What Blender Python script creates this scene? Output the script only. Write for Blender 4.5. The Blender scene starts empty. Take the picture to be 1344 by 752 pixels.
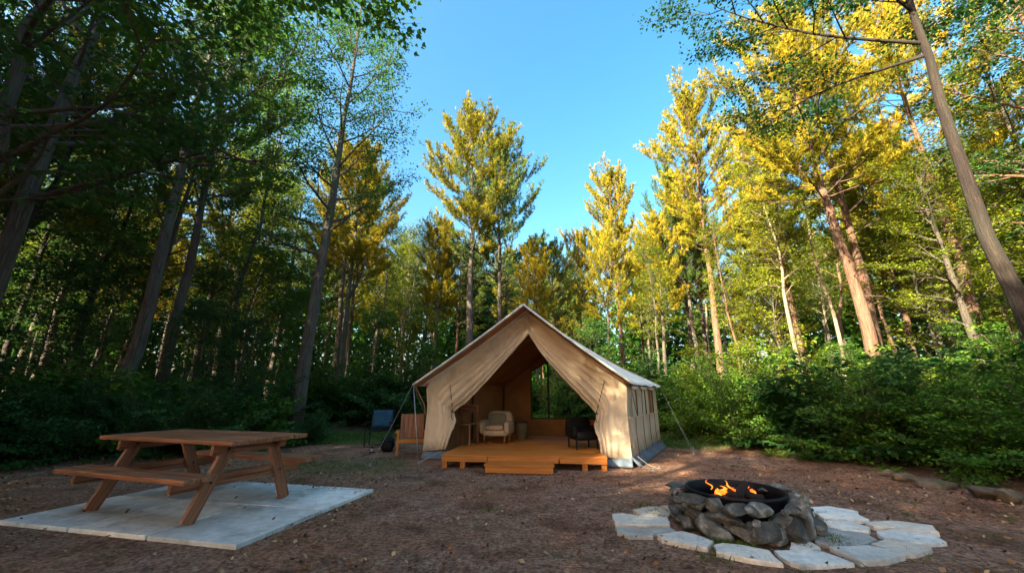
import bpy, math, random
import numpy as np
from mathutils import Vector, Matrix, noise, Quaternion

# ------------------------------------------------------------------ camera, sky, sun, exposure
S = bpy.context.scene
COL = S.collection
cam_d = bpy.data.cameras.new('camera')
cam_d.sensor_width = 36.0
cam_d.lens = 36.0 * 500 / 1344
cam_d.clip_start = 0.05
cam_d.clip_end = 2000
cam = bpy.data.objects.new('camera', cam_d)
COL.objects.link(cam)
cam.location = (0, 0, 1.16)
cam.rotation_euler = (math.radians(90 + 16), 0, 0)
S.camera = cam

SUN_AZ = math.radians(226)      # clockwise from +Y
SUN_EL = math.radians(28)
world = bpy.data.worlds.new('World')
S.world = world
world.use_nodes = True
nt = world.node_tree
sky = nt.nodes.new('ShaderNodeTexSky')
sky.sky_type = 'NISHITA'
sky.sun_disc = False
sky.sun_elevation = SUN_EL
sky.sun_rotation = SUN_AZ
sky.air_density = 1.15
sky.dust_density = 4.5
sky.ozone_density = 1.2
bg = nt.nodes['Background']
hsv = nt.nodes.new('ShaderNodeHueSaturation')
hsv.inputs['Saturation'].default_value = 1.42
hsv.inputs['Hue'].default_value = 0.484
nt.links.new(sky.outputs[0], hsv.inputs['Color'])
nt.links.new(hsv.outputs[0], bg.inputs[0])
bg.inputs[1].default_value = 0.078
sun_d = bpy.data.lights.new('sun', 'SUN')
sun_d.energy = 5.0
sun_d.angle = math.radians(0.5)
sun_d.color = (1.0, 0.85, 0.57)
sun = bpy.data.objects.new('sun', sun_d)
COL.objects.link(sun)
to_sun = Vector((math.sin(SUN_AZ) * math.cos(SUN_EL), math.cos(SUN_AZ) * math.cos(SUN_EL), math.sin(SUN_EL)))
sun.rotation_euler = to_sun.to_track_quat('Z', 'Y').to_euler()
sun.location = (-30, -20, 40)
vs = S.view_settings
vs.view_transform = 'Standard'
vs.look = 'None'
vs.exposure = 2.8
vs.gamma = 1
vs.use_curve_mapping = False
cy = S.cycles
cy.max_bounces = 6
cy.diffuse_bounces = 3
cy.glossy_bounces = 2
cy.transmission_bounces = 4
cy.transparent_max_bounces = 6
cy.caustics_reflective = False
cy.caustics_refractive = False
S.render.use_persistent_data = False

# ------------------------------------------------------------------ helpers
def tag(o, label=None, cat=None, group=None, kind=None):
    if label: o['label'] = label
    if cat: o['category'] = cat
    if group: o['group'] = group
    if kind: o['kind'] = kind
    return o

def empty(name, loc=(0, 0, 0), rz=0.0, label=None, cat=None, group=None):
    o = bpy.data.objects.new(name, None)
    COL.objects.link(o)
    o.location = loc
    o.rotation_euler = (0, 0, rz)
    o.empty_display_size = 0.2
    return tag(o, label, cat, group)

def link(name, me, mat=None, parent=None, smooth=False, bevel=0.0, solid=0.0):
    o = bpy.data.objects.new(name, me)
    COL.objects.link(o)
    if mat is not None and not me.materials:
        me.materials.append(mat)
    if smooth:
        me.polygons.foreach_set('use_smooth', [True] * len(me.polygons))
    if parent is not None:
        o.parent = parent
    if solid:
        m = o.modifiers.new('solid', 'SOLIDIFY'); m.thickness = solid; m.offset = 0
    if bevel:
        m = o.modifiers.new('bevel', 'BEVEL'); m.width = bevel; m.segments = 2
        m.limit_method = 'ANGLE'
    return o

class MB:
    """collects shapes of one mesh, with grain coordinates per vertex"""
    def __init__(self):
        self.v = []; self.f = []; self.g = []
        self.rng = random.Random(5)
    def add(self, v, f, g=None):
        n = len(self.v)
        self.v += [tuple(p) for p in v]
        self.g += [tuple(p) for p in (g if g is not None else v)]
        self.f += [tuple(i + n for i in q) for q in f]
    def box(self, size, M=None, warp=0.0):
        """box of given size centred at the matrix origin, grain along its longest side"""
        sx, sy, sz = size
        ax = max(range(3), key=lambda i: size[i])
        if M is None: M = Matrix()
        seg = 6 if warp else 1
        off = [self.rng.uniform(0, 50) for _ in range(3)]
        order = [ax] + [i for i in range(3) if i != ax]
        V = []; G = []; F = []
        ph = self.rng.uniform(0, 6)
        for k in range(seg + 1):
            for (a, b) in ((-1, -1), (1, -1), (1, 1), (-1, 1)):
                p = [0, 0, 0]
                p[order[0]] = (k / seg - .5) * size[order[0]]
                p[order[1]] = a * .5 * size[order[1]]
                p[order[2]] = b * .5 * size[order[2]]
                G.append((p[order[0]] + off[0], p[order[1]] + off[1], p[order[2]] + off[2]))
                if warp:
                    p[order[1]] += warp * math.sin(ph + k * 1.7)
                    p[order[2]] += warp * math.cos(ph * 2 + k * 1.3)
                V.append(M @ Vector(p))
        flip = (ax == 1)
        for k in range(seg):
            for j in range(4):
                q = (k * 4 + j, k * 4 + (j + 1) % 4, (k + 1) * 4 + (j + 1) % 4, (k + 1) * 4 + j)
                F.append(q if not flip else q[::-1])
        a = (3, 2, 1, 0); b = tuple(seg * 4 + i for i in (0, 1, 2, 3))
        F.append(a if not flip else a[::-1]); F.append(b if not flip else b[::-1])
        self.add(V, F, G)
        return self
    def boxat(self, x, y, z, sx, sy, sz, rz=0.0, warp=0.0):
        return self.box((sx, sy, sz), Matrix.Translation((x, y, z)) @ Matrix.Rotation(rz, 4, 'Z'), warp)
    def beam(self, a, b, w, h, up=(0, 0, 1)):
        a = Vector(a); b = Vector(b); d = (b - a); L = d.length; d.normalize()
        s = d.cross(Vector(up)).normalized(); u = s.cross(d)
        M = Matrix((( d.x, s.x, u.x, 0), (d.y, s.y, u.y, 0), (d.z, s.z, u.z, 0), (0, 0, 0, 1)))
        M = Matrix.Translation((a + b) / 2) @ M
        return self.box((L, w, h), M)
    def tube(self, pts, radii, n=6, cap=True):
        pts = [Vector(p) for p in pts]
        if not hasattr(radii, '__len__'): radii = [radii] * len(pts)
        V = []; G = []; F = []
        L = 0; off = self.rng.uniform(0, 30)
        t0 = (pts[1] - pts[0]).normalized()
        ref = Vector((0, 0, 1)) if abs(t0.z) < .9 else Vector((1, 0, 0))
        s = t0.cross(ref).normalized()
        for i, p in enumerate(pts):
            if i == 0: t = t0
            elif i == len(pts) - 1: t = (pts[i] - pts[i - 1]).normalized()
            else: t = (pts[i + 1] - pts[i - 1]).normalized()
            if i: L += (pts[i] - pts[i - 1]).length
            s = (s - t * s.dot(t)).normalized()
            u = t.cross(s)
            for k in range(n):
                an = 2 * math.pi * k / n
                V.append(p + (s * math.cos(an) + u * math.sin(an)) * radii[i])
                G.append((L + off, math.cos(an) * radii[0], math.sin(an) * radii[0]))
        m = len(pts)
        for i in range(m - 1):
            for k in range(n):
                F.append((i * n + k, i * n + (k + 1) % n, (i + 1) * n + (k + 1) % n, (i + 1) * n + k))
        if cap:
            F.append(tuple(range(n))[::-1]); F.append(tuple((m - 1) * n + k for k in range(n)))
        self.add(V, F, G)
        return self
    def lathe(self, prof, n=32, M=None):
        V = []; F = []
        M = M or Matrix()
        for r, z in prof:
            for k in range(n):
                a = 2 * math.pi * k / n
                V.append(M @ Vector((r * math.cos(a), r * math.sin(a), z)))
        for i in range(len(prof) - 1):
            for k in range(n):
                F.append((i * n + k, i * n + (k + 1) % n, (i + 1) * n + (k + 1) % n, (i + 1) * n + k))
        self.add(V, F)
        return self
    def mesh(self, name):
        me = bpy.data.meshes.new(name)
        me.from_pydata(self.v, [], self.f)
        at = me.attributes.new('gco', 'FLOAT_VECTOR', 'POINT')
        at.data.foreach_set('vector', np.array(self.g, dtype=np.float32).ravel())
        me.update()
        return me
    def build(self, name, mat, parent=None, smooth=False, bevel=0.0, solid=0.0):
        return link(name, self.mesh(name), mat, parent, smooth, bevel, solid)

def grid_mb(rows, closed=False):
    """surface through rows of points"""
    m = MB(); nr = len(rows); nc = len(rows[0])
    V = [p for r in rows for p in r]
    G = [(i * .05, j * .05, 0) for i in range(nr) for j in range(nc)]
    F = [(i * nc + j, i * nc + j + 1, (i + 1) * nc + j + 1, (i + 1) * nc + j) for i in range(nr - 1) for j in range(nc - 1)]
    m.add(V, F, V)
    return m

def arr_mesh(name, V, Fa, var=None):
    """mesh from numpy arrays; Fa is (M,k)"""
    me = bpy.data.meshes.new(name)
    M, k = Fa.shape
    me.vertices.add(len(V)); me.vertices.foreach_set('co', V.astype(np.float32).ravel())
    me.loops.add(M * k); me.loops.foreach_set('vertex_index', Fa.astype(np.int32).ravel())
    me.polygons.add(M); me.polygons.foreach_set('loop_start', np.arange(0, M * k, k, dtype=np.int32))
    me.update(calc_edges=True)
    if var is not None:
        at = me.attributes.new('var', 'FLOAT', 'POINT')
        at.data.foreach_set('value', var.astype(np.float32))
    return me

def norm(a):
    return a / np.maximum(np.linalg.norm(a, axis=-1, keepdims=True), 1e-9)

# ------------------------------------------------------------------ materials
def new_mat(name):
    m = bpy.data.materials.new(name); m.use_nodes = True
    n = m.node_tree; p = n.nodes['Principled BSDF']
    return m, n, p

def ramp(n, fac, stops):
    r = n.nodes.new('ShaderNodeValToRGB')
    el = r.color_ramp.elements
    while len(el) < len(stops): el.new(0.5)
    for e, (pos, c) in zip(el, stops):
        e.position = pos; e.color = (*c, 1)
    n.links.new(fac, r.inputs[0])
    return r.outputs[0]

def noise_tex(n, vec, scale, detail=4, rough=0.55, dist=0.0):
    t = n.nodes.new('ShaderNodeTexNoise')
    t.inputs['Scale'].default_value = scale; t.inputs['Detail'].default_value = detail
    t.inputs['Roughness'].default_value = rough; t.inputs['Distortion'].default_value = dist
    if vec is not None: n.links.new(vec, t.inputs['Vector'])
    return t.outputs['Fac']

def mapping(n, vec, scale=(1, 1, 1)):
    m = n.nodes.new('ShaderNodeMapping'); m.inputs['Scale'].default_value = scale
    n.links.new(vec, m.inputs['Vector']); return m.outputs[0]

def attr(n, name, out='Vector'):
    a = n.nodes.new('ShaderNodeAttribute'); a.attribute_name = name
    return a.outputs[out]

def mixc(n, fac, a, b, mode='MIX'):
    m = n.nodes.new('ShaderNodeMix'); m.data_type = 'RGBA'; m.blend_type = mode
    for sock, v in ((m.inputs[0], fac), (m.inputs[6], a), (m.inputs[7], b)):
        if isinstance(v, (int, float)): sock.default_value = v
        elif isinstance(v, tuple): sock.default_value = (*v, 1)
        else: n.links.new(v, sock)
    return m.outputs[2]

def mth(n, op, a, b=0.0, clamp=False):
    m = n.nodes.new('ShaderNodeMath'); m.operation = op; m.use_clamp = clamp
    for s, v in ((m.inputs[0], a), (m.inputs[1], b)):
        if isinstance(v, (int, float)): s.default_value = v
        else: n.links.new(v, s)
    return m.outputs[0]

def bump(n, p, h, strength=0.5, dist=0.02):
    b = n.nodes.new('ShaderNodeBump'); b.inputs['Strength'].default_value = strength
    b.inputs['Distance'].default_value = dist
    n.links.new(h, b.inputs['Height']); n.links.new(b.outputs[0], p.inputs['Normal'])

def leaf_mat(name, dark, mid, light, trans=0.35, rough=0.55, spec=0.12):
    m, n, p = new_mat(name)
    oi = n.nodes.new('ShaderNodeObjectInfo')
    c = ramp(n, attr(n, 'var', 'Fac'), [(0.0, dark), (0.55, mid), (1.0, light)])
    hs = n.nodes.new('ShaderNodeHueSaturation')
    n.links.new(c, hs.inputs['Color'])
    mr = n.nodes.new('ShaderNodeMapRange'); n.links.new(oi.outputs['Random'], mr.inputs[0])
    mr.inputs['To Min'].default_value = 0.78; mr.inputs['To Max'].default_value = 1.25
    n.links.new(mr.outputs[0], hs.inputs['Value'])
    mr2 = n.nodes.new('ShaderNodeMapRange'); n.links.new(oi.outputs['Random'], mr2.inputs[0])
    mr2.inputs['To Min'].default_value = 0.515; mr2.inputs['To Max'].default_value = 0.488
    n.links.new(mr2.outputs[0], hs.inputs['Hue'])
    n.links.new(hs.outputs[0], p.inputs['Base Color'])
    p.inputs['Roughness'].default_value = rough
    p.inputs['Specular IOR Level'].default_value = spec
    tr = n.nodes.new('ShaderNodeBsdfTranslucent'); n.links.new(hs.outputs[0], tr.inputs[0])
    mx = n.nodes.new('ShaderNodeMixShader'); mx.inputs[0].default_value = trans
    n.links.new(p.outputs[0], mx.inputs[1]); n.links.new(tr.outputs[0], mx.inputs[2])
    n.links.new(mx.outputs[0], n.nodes['Material Output'].inputs[0])
    return m

def wood_mat(name, c1, c2, c3, rough=0.55, bs=0.35, stain=0.35, wear=0.45):
    m, n, p = new_mat(name)
    g = attr(n, 'gco')
    f = noise_tex(n, mapping(n, g, (1.6, 34, 34)), 1.0, 6, 0.65, 0.4)
    f2 = noise_tex(n, mapping(n, g, (0.7, 5, 5)), 1.0, 3)
    c = ramp(n, f, [(0.30, c1), (0.52, c2), (0.72, c3)])
    dk = ramp(n, f2, [(0.35, (1 - stain,) * 3), (0.65, (1, 1, 1))])
    c = mixc(n, 1.0, c, dk, 'MULTIPLY')
    v = n.nodes.new('ShaderNodeTexVoronoi'); v.inputs['Scale'].default_value = 1.0
    n.links.new(mapping(n, g, (2.2, 7, 7)), v.inputs['Vector'])
    kn = ramp(n, v.outputs['Distance'], [(0.05, (0.35, 0.3, 0.25)), (0.12, (1, 1, 1))])
    c = mixc(n, 1.0, c, kn, 'MULTIPLY')
    gw = noise_tex(n, mapping(n, g, (1.2, 9, 9)), 1.0, 6, .7)
    c = mixc(n, ramp(n, gw, [(0.52, (0, 0, 0)), (0.72, (wear,) * 3)]), c, (0.26, 0.21, 0.17))
    n.links.new(c, p.inputs['Base Color'])
    p.inputs['Roughness'].default_value = rough
    bump(n, p, f, bs, 0.006)
    return m

def bark_mat(name, c1, c2, c3, vs_=(2.5, 22, 22), lichen=.35):
    m, n, p = new_mat(name)
    g = attr(n, 'gco')
    f = noise_tex(n, mapping(n, g, vs_), 1.0, 6, 0.7, 0.8)
    f2 = noise_tex(n, mapping(n, g, (0.8, 2.5, 2.5)), 1.0, 3)
    c = ramp(n, f, [(0.36, c1), (0.55, c2), (0.7, c3)])
    c = mixc(n, ramp(n, f2, [(0.45, (0, 0, 0)), (0.7, (lichen,) * 3)]), c, (0.13, 0.15, 0.11))
    n.links.new(c, p.inputs['Base Color'])
    p.inputs['Roughness'].default_value = 0.9
    bump(n, p, f, 0.9, 0.04)
    return m

def cloth_mat(name, c, c2=None, trans=0.12, rough=0.85, seams=True, wrinkle=0.25, mud=False):
    m, n, p = new_mat(name)
    tc = n.nodes.new('ShaderNodeTexCoord').outputs['Object']
    f = noise_tex(n, tc, 2.0, 5, 0.6)
    fine = noise_tex(n, tc, 220.0, 2, 0.5)
    c2 = c2 or tuple(x * 0.72 for x in c)
    col = ramp(n, f, [(0.35, c2), (0.62, c)])
    if mud:
        sp_ = n.nodes.new('ShaderNodeSeparateXYZ'); n.links.new(tc, sp_.inputs[0])
        hgt = mth(n, 'ADD', sp_.outputs[2], mth(n, 'MULTIPLY', noise_tex(n, tc, 5.0, 5, .7), -0.55))
        col = mixc(n, ramp(n, mth(n, 'ADD', hgt, .5), [(0.30, (.75, .75, .75)), (0.62, (0, 0, 0))]), col, (0.20, 0.14, 0.09))
        bl = noise_tex(n, tc, 1.1, 6, .7, 1.5)
        col = mixc(n, ramp(n, bl, [(0.56, (0, 0, 0)), (0.64, (.35, .35, .35))]), col, (0.30, 0.21, 0.13))
    n.links.new(col, p.inputs['Base Color'])
    p.inputs['Roughness'].default_value = rough
    p.inputs['Specular IOR Level'].default_value = 0.2
    wr = noise_tex(n, mapping(n, tc, (3, 3, 1.2)), 2.4, 4, 0.55, 1.2)
    h = mth(n, 'ADD', mth(n, 'MULTIPLY', fine, 0.05), wr)
    bump(n, p, h, wrinkle, 0.05)
    if trans:
        tr = n.nodes.new('ShaderNodeBsdfTranslucent'); n.links.new(col, tr.inputs[0])
        mx = n.nodes.new('ShaderNodeMixShader'); mx.inputs[0].default_value = trans
        n.links.new(p.outputs[0], mx.inputs[1]); n.links.new(tr.outputs[0], mx.inputs[2])
        n.links.new(mx.outputs[0], n.nodes['Material Output'].inputs[0])
    return m

def stone_mat(name, c1, c2, c3, scale=6.0, bs=0.6, moss=0.0, rough=0.75, tint=1.0, dirt=0.0):
    m, n, p = new_mat(name)
    tc = n.nodes.new('ShaderNodeTexCoord').outputs['Object']
    oi = n.nodes.new('ShaderNodeObjectInfo')
    va = n.nodes.new('ShaderNodeVectorMath'); va.operation = 'ADD'
    n.links.new(tc, va.inputs[0])
    cmb = n.nodes.new('ShaderNodeCombineXYZ')
    r9 = mth(n, 'MULTIPLY', oi.outputs['Random'], 40.0)
    for i in range(3): n.links.new(r9, cmb.inputs[i])
    n.links.new(cmb.outputs[0], va.inputs[1])
    vec = va.outputs[0]
    f = noise_tex(n, vec, scale, 8, 0.65, 0.3)
    f2 = noise_tex(n, vec, scale * 7, 5, 0.7)
    c = ramp(n, f, [(0.32, c1), (0.5, c2), (0.68, c3)])
    c = mixc(n, 0.5, c, ramp(n, f2, [(0.35, (0.45, 0.45, 0.45)), (0.65, (1, 1, 1))]), 'MULTIPLY')
    hs = n.nodes.new('ShaderNodeHueSaturation'); n.links.new(c, hs.inputs['Color'])
    mr = n.nodes.new('ShaderNodeMapRange'); n.links.new(oi.outputs['Random'], mr.inputs[0])
    mr.inputs['To Min'].default_value = 0.55; mr.inputs['To Max'].default_value = 1.4
    n.links.new(mr.outputs[0], hs.inputs['Value'])
    c = hs.outputs[0]
    wh = n.nodes.new('ShaderNodeTexWhiteNoise'); wh.noise_dimensions = '1D'; n.links.new(oi.outputs['Random'], wh.inputs['W'])
    c = mixc(n, mth(n, 'MULTIPLY', wh.outputs['Value'], tint), c, mixc(n, 1.0, c, (1.25, 0.95, 0.68), 'MULTIPLY'))
    if dirt:
        f4 = noise_tex(n, vec, 2.3, 7, 0.72)
        c = mixc(n, ramp(n, f4, [(0.52, (0, 0, 0)), (0.68, (dirt,) * 3)]), c, (0.16, 0.115, 0.08))
    if moss:
        f3 = noise_tex(n, vec, scale * 1.4, 4, 0.6)
        c = mixc(n, ramp(n, f3, [(0.60, (0, 0, 0)), (0.66, (moss,) * 3)]), c, (0.05, 0.07, 0.02))
    n.links.new(c, p.inputs['Base Color'])
    p.inputs['Roughness'].default_value = rough
    bump(n, p, mth(n, 'ADD', f, mth(n, 'MULTIPLY', f2, 0.35)), bs, 0.03)
    return m

def plain(name, c, rough=0.5, metal=0.0, spec=0.5, bs=0.1):
    m, n, p = new_mat(name)
    tc = n.nodes.new('ShaderNodeTexCoord').outputs['Object']
    f = noise_tex(n, tc, 30.0, 4, 0.6)
    c2 = tuple(x * 0.75 for x in c)
    n.links.new(ramp(n, f, [(0.3, c2), (0.7, c)]), p.inputs['Base Color'])
    p.inputs['Roughness'].default_value = rough
    p.inputs['Metallic'].default_value = metal
    p.inputs['Specular IOR Level'].default_value = spec
    bump(n, p, f, bs, 0.005)
    return m

M = {}
M['pine_gold'] = leaf_mat('pine_gold', (0.06, 0.105, 0.014), (0.25, 0.225, 0.015), (0.46, 0.335, 0.018), 0.3)  # golden sunlight is carried in the needle colour itself
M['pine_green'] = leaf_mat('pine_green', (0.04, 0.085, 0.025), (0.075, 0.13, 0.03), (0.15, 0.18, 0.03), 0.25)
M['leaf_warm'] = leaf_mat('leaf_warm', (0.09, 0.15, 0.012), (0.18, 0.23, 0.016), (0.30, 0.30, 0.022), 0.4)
M['leaf_green'] = leaf_mat('leaf_green', (0.045, 0.12, 0.02), (0.075, 0.18, 0.025), (0.14, 0.25, 0.03), 0.42)
M['leaf_dark'] = leaf_mat('leaf_dark', (0.022, 0.07, 0.02), (0.04, 0.11, 0.026), (0.075, 0.16, 0.03), 0.38)
M['shrub'] = leaf_mat('shrub_leaf', (0.045, 0.12, 0.02), (0.10, 0.21, 0.025), (0.19, 0.31, 0.035), 0.38)
M['shrub_dark'] = leaf_mat('shrub_leaf_dark', (0.02, 0.075, 0.022), (0.045, 0.13, 0.034), (0.09, 0.19, 0.042), 0.3)
M['shrub_warm'] = leaf_mat('shrub_leaf_warm', (0.09, 0.18, 0.015), (0.17, 0.27, 0.02), (0.28, 0.35, 0.03), 0.4)
M['grass'] = leaf_mat('grass_blade', (0.04, 0.09, 0.02), (0.07, 0.15, 0.03), (0.12, 0.2, 0.045), 0.3)
M['litter'] = leaf_mat('dead_leaf', (0.04, 0.02, 0.012), (0.22, 0.09, 0.035), (0.55, 0.36, 0.2), 0.1, 0.8)
M['bark'] = bark_mat('bark_grey', (0.03, 0.024, 0.02), (0.10, 0.08, 0.068), (0.19, 0.155, 0.13))
M['bark_red'] = bark_mat('bark_reddish', (0.045, 0.022, 0.014), (0.16, 0.085, 0.055), (0.27, 0.16, 0.11))
M['bark_brown'] = bark_mat('bark_brown', (0.006, 0.004, 0.003), (0.018, 0.010, 0.008), (0.06, 0.030, 0.02), lichen=.1)
M['bark_pale'] = bark_mat('bark_pale', (0.10, 0.08, 0.06), (0.27, 0.21, 0.155), (0.42, 0.34, 0.26), (7, 8, 8))
M['table_wood'] = wood_mat('table_wood', (0.10, 0.032, 0.014), (0.34, 0.12, 0.052), (0.60, 0.28, 0.15), 0.42, 0.5, .35, .4)
M['deck_wood'] = wood_mat('deck_wood', (0.36, 0.10, 0.012), (0.60, 0.19, 0.024), (0.72, 0.27, 0.045), 0.5, 0.25, 0.3, .15)
M['chair_wood'] = wood_mat('chair_wood', (0.16, 0.05, 0.02), (0.34, 0.12, 0.045), (0.46, 0.19, 0.075), 0.5, 0.2, 0.25)
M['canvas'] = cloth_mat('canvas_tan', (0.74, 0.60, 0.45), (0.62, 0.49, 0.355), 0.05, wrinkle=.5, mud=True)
M['canvas_in'] = cloth_mat('canvas_inner', (0.40, 0.20, 0.085), (0.30, 0.145, 0.06), 0.0)  # darker than the outer canvas, interior shade put into the colour
M['canvas_roof'] = cloth_mat('canvas_roof', (0.80, 0.79, 0.76), (0.68, 0.67, 0.64), 0.0)
M['skirt'] = cloth_mat('skirt_vinyl', (0.17, 0.21, 0.27), (0.10, 0.13, 0.17), 0.0, 0.5)
M['cushion'] = cloth_mat('cushion_cloth', (0.50, 0.35, 0.22), (0.4, 0.27, 0.165), 0.0)
M['pillow'] = cloth_mat('pillow_cloth', (0.24, 0.20, 0.13), None, 0.0)
M['blue'] = cloth_mat('blue_cloth', (0.03, 0.10, 0.19), None, 0.05)
M['black_cloth'] = cloth_mat('black_cloth', (0.009, 0.009, 0.011), None, 0.0, 0.7)
M['black_metal'] = plain('black_metal', (0.02, 0.02, 0.025), 0.5, 0.6)
M['iron'] = plain('blackened_iron', (0.022, 0.02, 0.026), 0.55, 0.7, bs=0.4)
M['steel'] = plain('steel', (0.45, 0.46, 0.48), 0.4, 0.9)
M['rope'] = plain('rope', (0.34, 0.34, 0.32), 0.8)
M['rope_dark'] = plain('rope_dark', (0.05, 0.045, 0.04), 0.8)
M['stone'] = stone_mat('pit_stone', (0.03, 0.031, 0.03), (0.11, 0.112, 0.108), (0.34, 0.34, 0.32), 7.0, 1.0, 0.7, .75, .45)
M['boulder'] = stone_mat('boulder_stone', (0.045, 0.04, 0.032), (0.09, 0.08, 0.065), (0.16, 0.14, 0.11), 4.0, 0.8, 0.8)
M['flag'] = stone_mat('flagstone', (0.50, 0.52, 0.53), (0.65, 0.67, 0.68), (0.78, 0.79, 0.78), 3.0, 0.4, 0.0, 0.6, .5, .55)
M['concrete'] = stone_mat('concrete', (0.52, 0.54, 0.55), (0.66, 0.68, 0.69), (0.76, 0.78, 0.78), 1.5, 0.3, 0.0, 0.7, .3, .6)
M['moss'] = leaf_mat('moss', (0.05, 0.07, 0.012), (0.09, 0.12, 0.02), (0.16, 0.16, 0.03), 0.1, 0.9)
M['char'] = plain('charred_wood', (0.03, 0.022, 0.018), 0.9, 0, 0.2, 0.8)

def flame_mat():
    m, n, p = new_mat('flame')
    tc = n.nodes.new('ShaderNodeTexCoord').outputs['Object']
    f = noise_tex(n, tc, 9.0, 3)
    c = ramp(n, f, [(0.35, (1.0, 0.10, 0.01)), (0.6, (1.0, 0.28, 0.03)), (0.8, (1.0, 0.6, 0.15))])
    e = n.nodes.new('ShaderNodeEmission'); n.links.new(c, e.inputs[0]); e.inputs[1].default_value = 0.42
    lw = n.nodes.new('ShaderNodeLayerWeight'); lw.inputs[0].default_value = 0.35
    tr = n.nodes.new('ShaderNodeBsdfTransparent')
    mx = n.nodes.new('ShaderNodeMixShader'); n.links.new(lw.outputs['Facing'], mx.inputs[0])
    n.links.new(e.outputs[0], mx.inputs[1]); n.links.new(tr.outputs[0], mx.inputs[2])
    n.links.new(mx.outputs[0], n.nodes['Material Output'].inputs[0])
    return m
M['flame'] = flame_mat()

def ember_mat():
    m, n, p = new_mat('ember')
    tc = n.nodes.new('ShaderNodeTexCoord').outputs['Object']
    f = noise_tex(n, tc, 30.0, 4)
    n.links.new(ramp(n, f, [(0.45, (0.02, 0.015, 0.012)), (0.6, (0.03, 0.02, 0.015))]), p.inputs['Base Color'])
    n.links.new(ramp(n, f, [(0.56, (0, 0, 0)), (0.72, (1.0, 0.15, 0.01))]), p.inputs['Emission Color'])
    p.inputs['Emission Strength'].default_value = 0.5
    return m
M['ember'] = ember_mat()

def screen_mat():
    m, n, p = new_mat('window_pane')
    t = n.nodes.new('ShaderNodeBsdfTransparent'); t.inputs[0].default_value = (0.84, 0.90, 0.80, 1)
    g = n.nodes.new('ShaderNodeBsdfGlossy'); g.inputs['Roughness'].default_value = 0.08
    g.inputs[0].default_value = (0.7, 0.75, 0.75, 1)
    mx = n.nodes.new('ShaderNodeMixShader'); mx.inputs[0].default_value = 0.008
    n.links.new(t.outputs[0], mx.inputs[1]); n.links.new(g.outputs[0], mx.inputs[2])
    n.links.new(mx.outputs[0], n.nodes['Material Output'].inputs[0])
    return m
M['pane'] = screen_mat()

# ------------------------------------------------------------------ ground
# edge of the clearing on the left and on the right as functions of y
def left_edge(y):
    return np.interp(y, [-6, 3, 5, 7, 8.5, 10, 12, 13.5, 16], [-9, -9.6, -9.2, -8.3, -6.2, -5.3, -6.2, -7.5, -8])
def right_edge(y):
    return np.interp(y, [-6, 2.5, 4, 5.2, 7, 8.6, 10, 11.5, 13, 16], [9, 7.8, 6.7, 6.1, 5.5, 5.1, 4.9, 5.3, 6.5, 7])

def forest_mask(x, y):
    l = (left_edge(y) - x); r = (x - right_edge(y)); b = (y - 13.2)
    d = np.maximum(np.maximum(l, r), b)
    return np.clip(d / 1.2 + 0.4, 0, 1)

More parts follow.
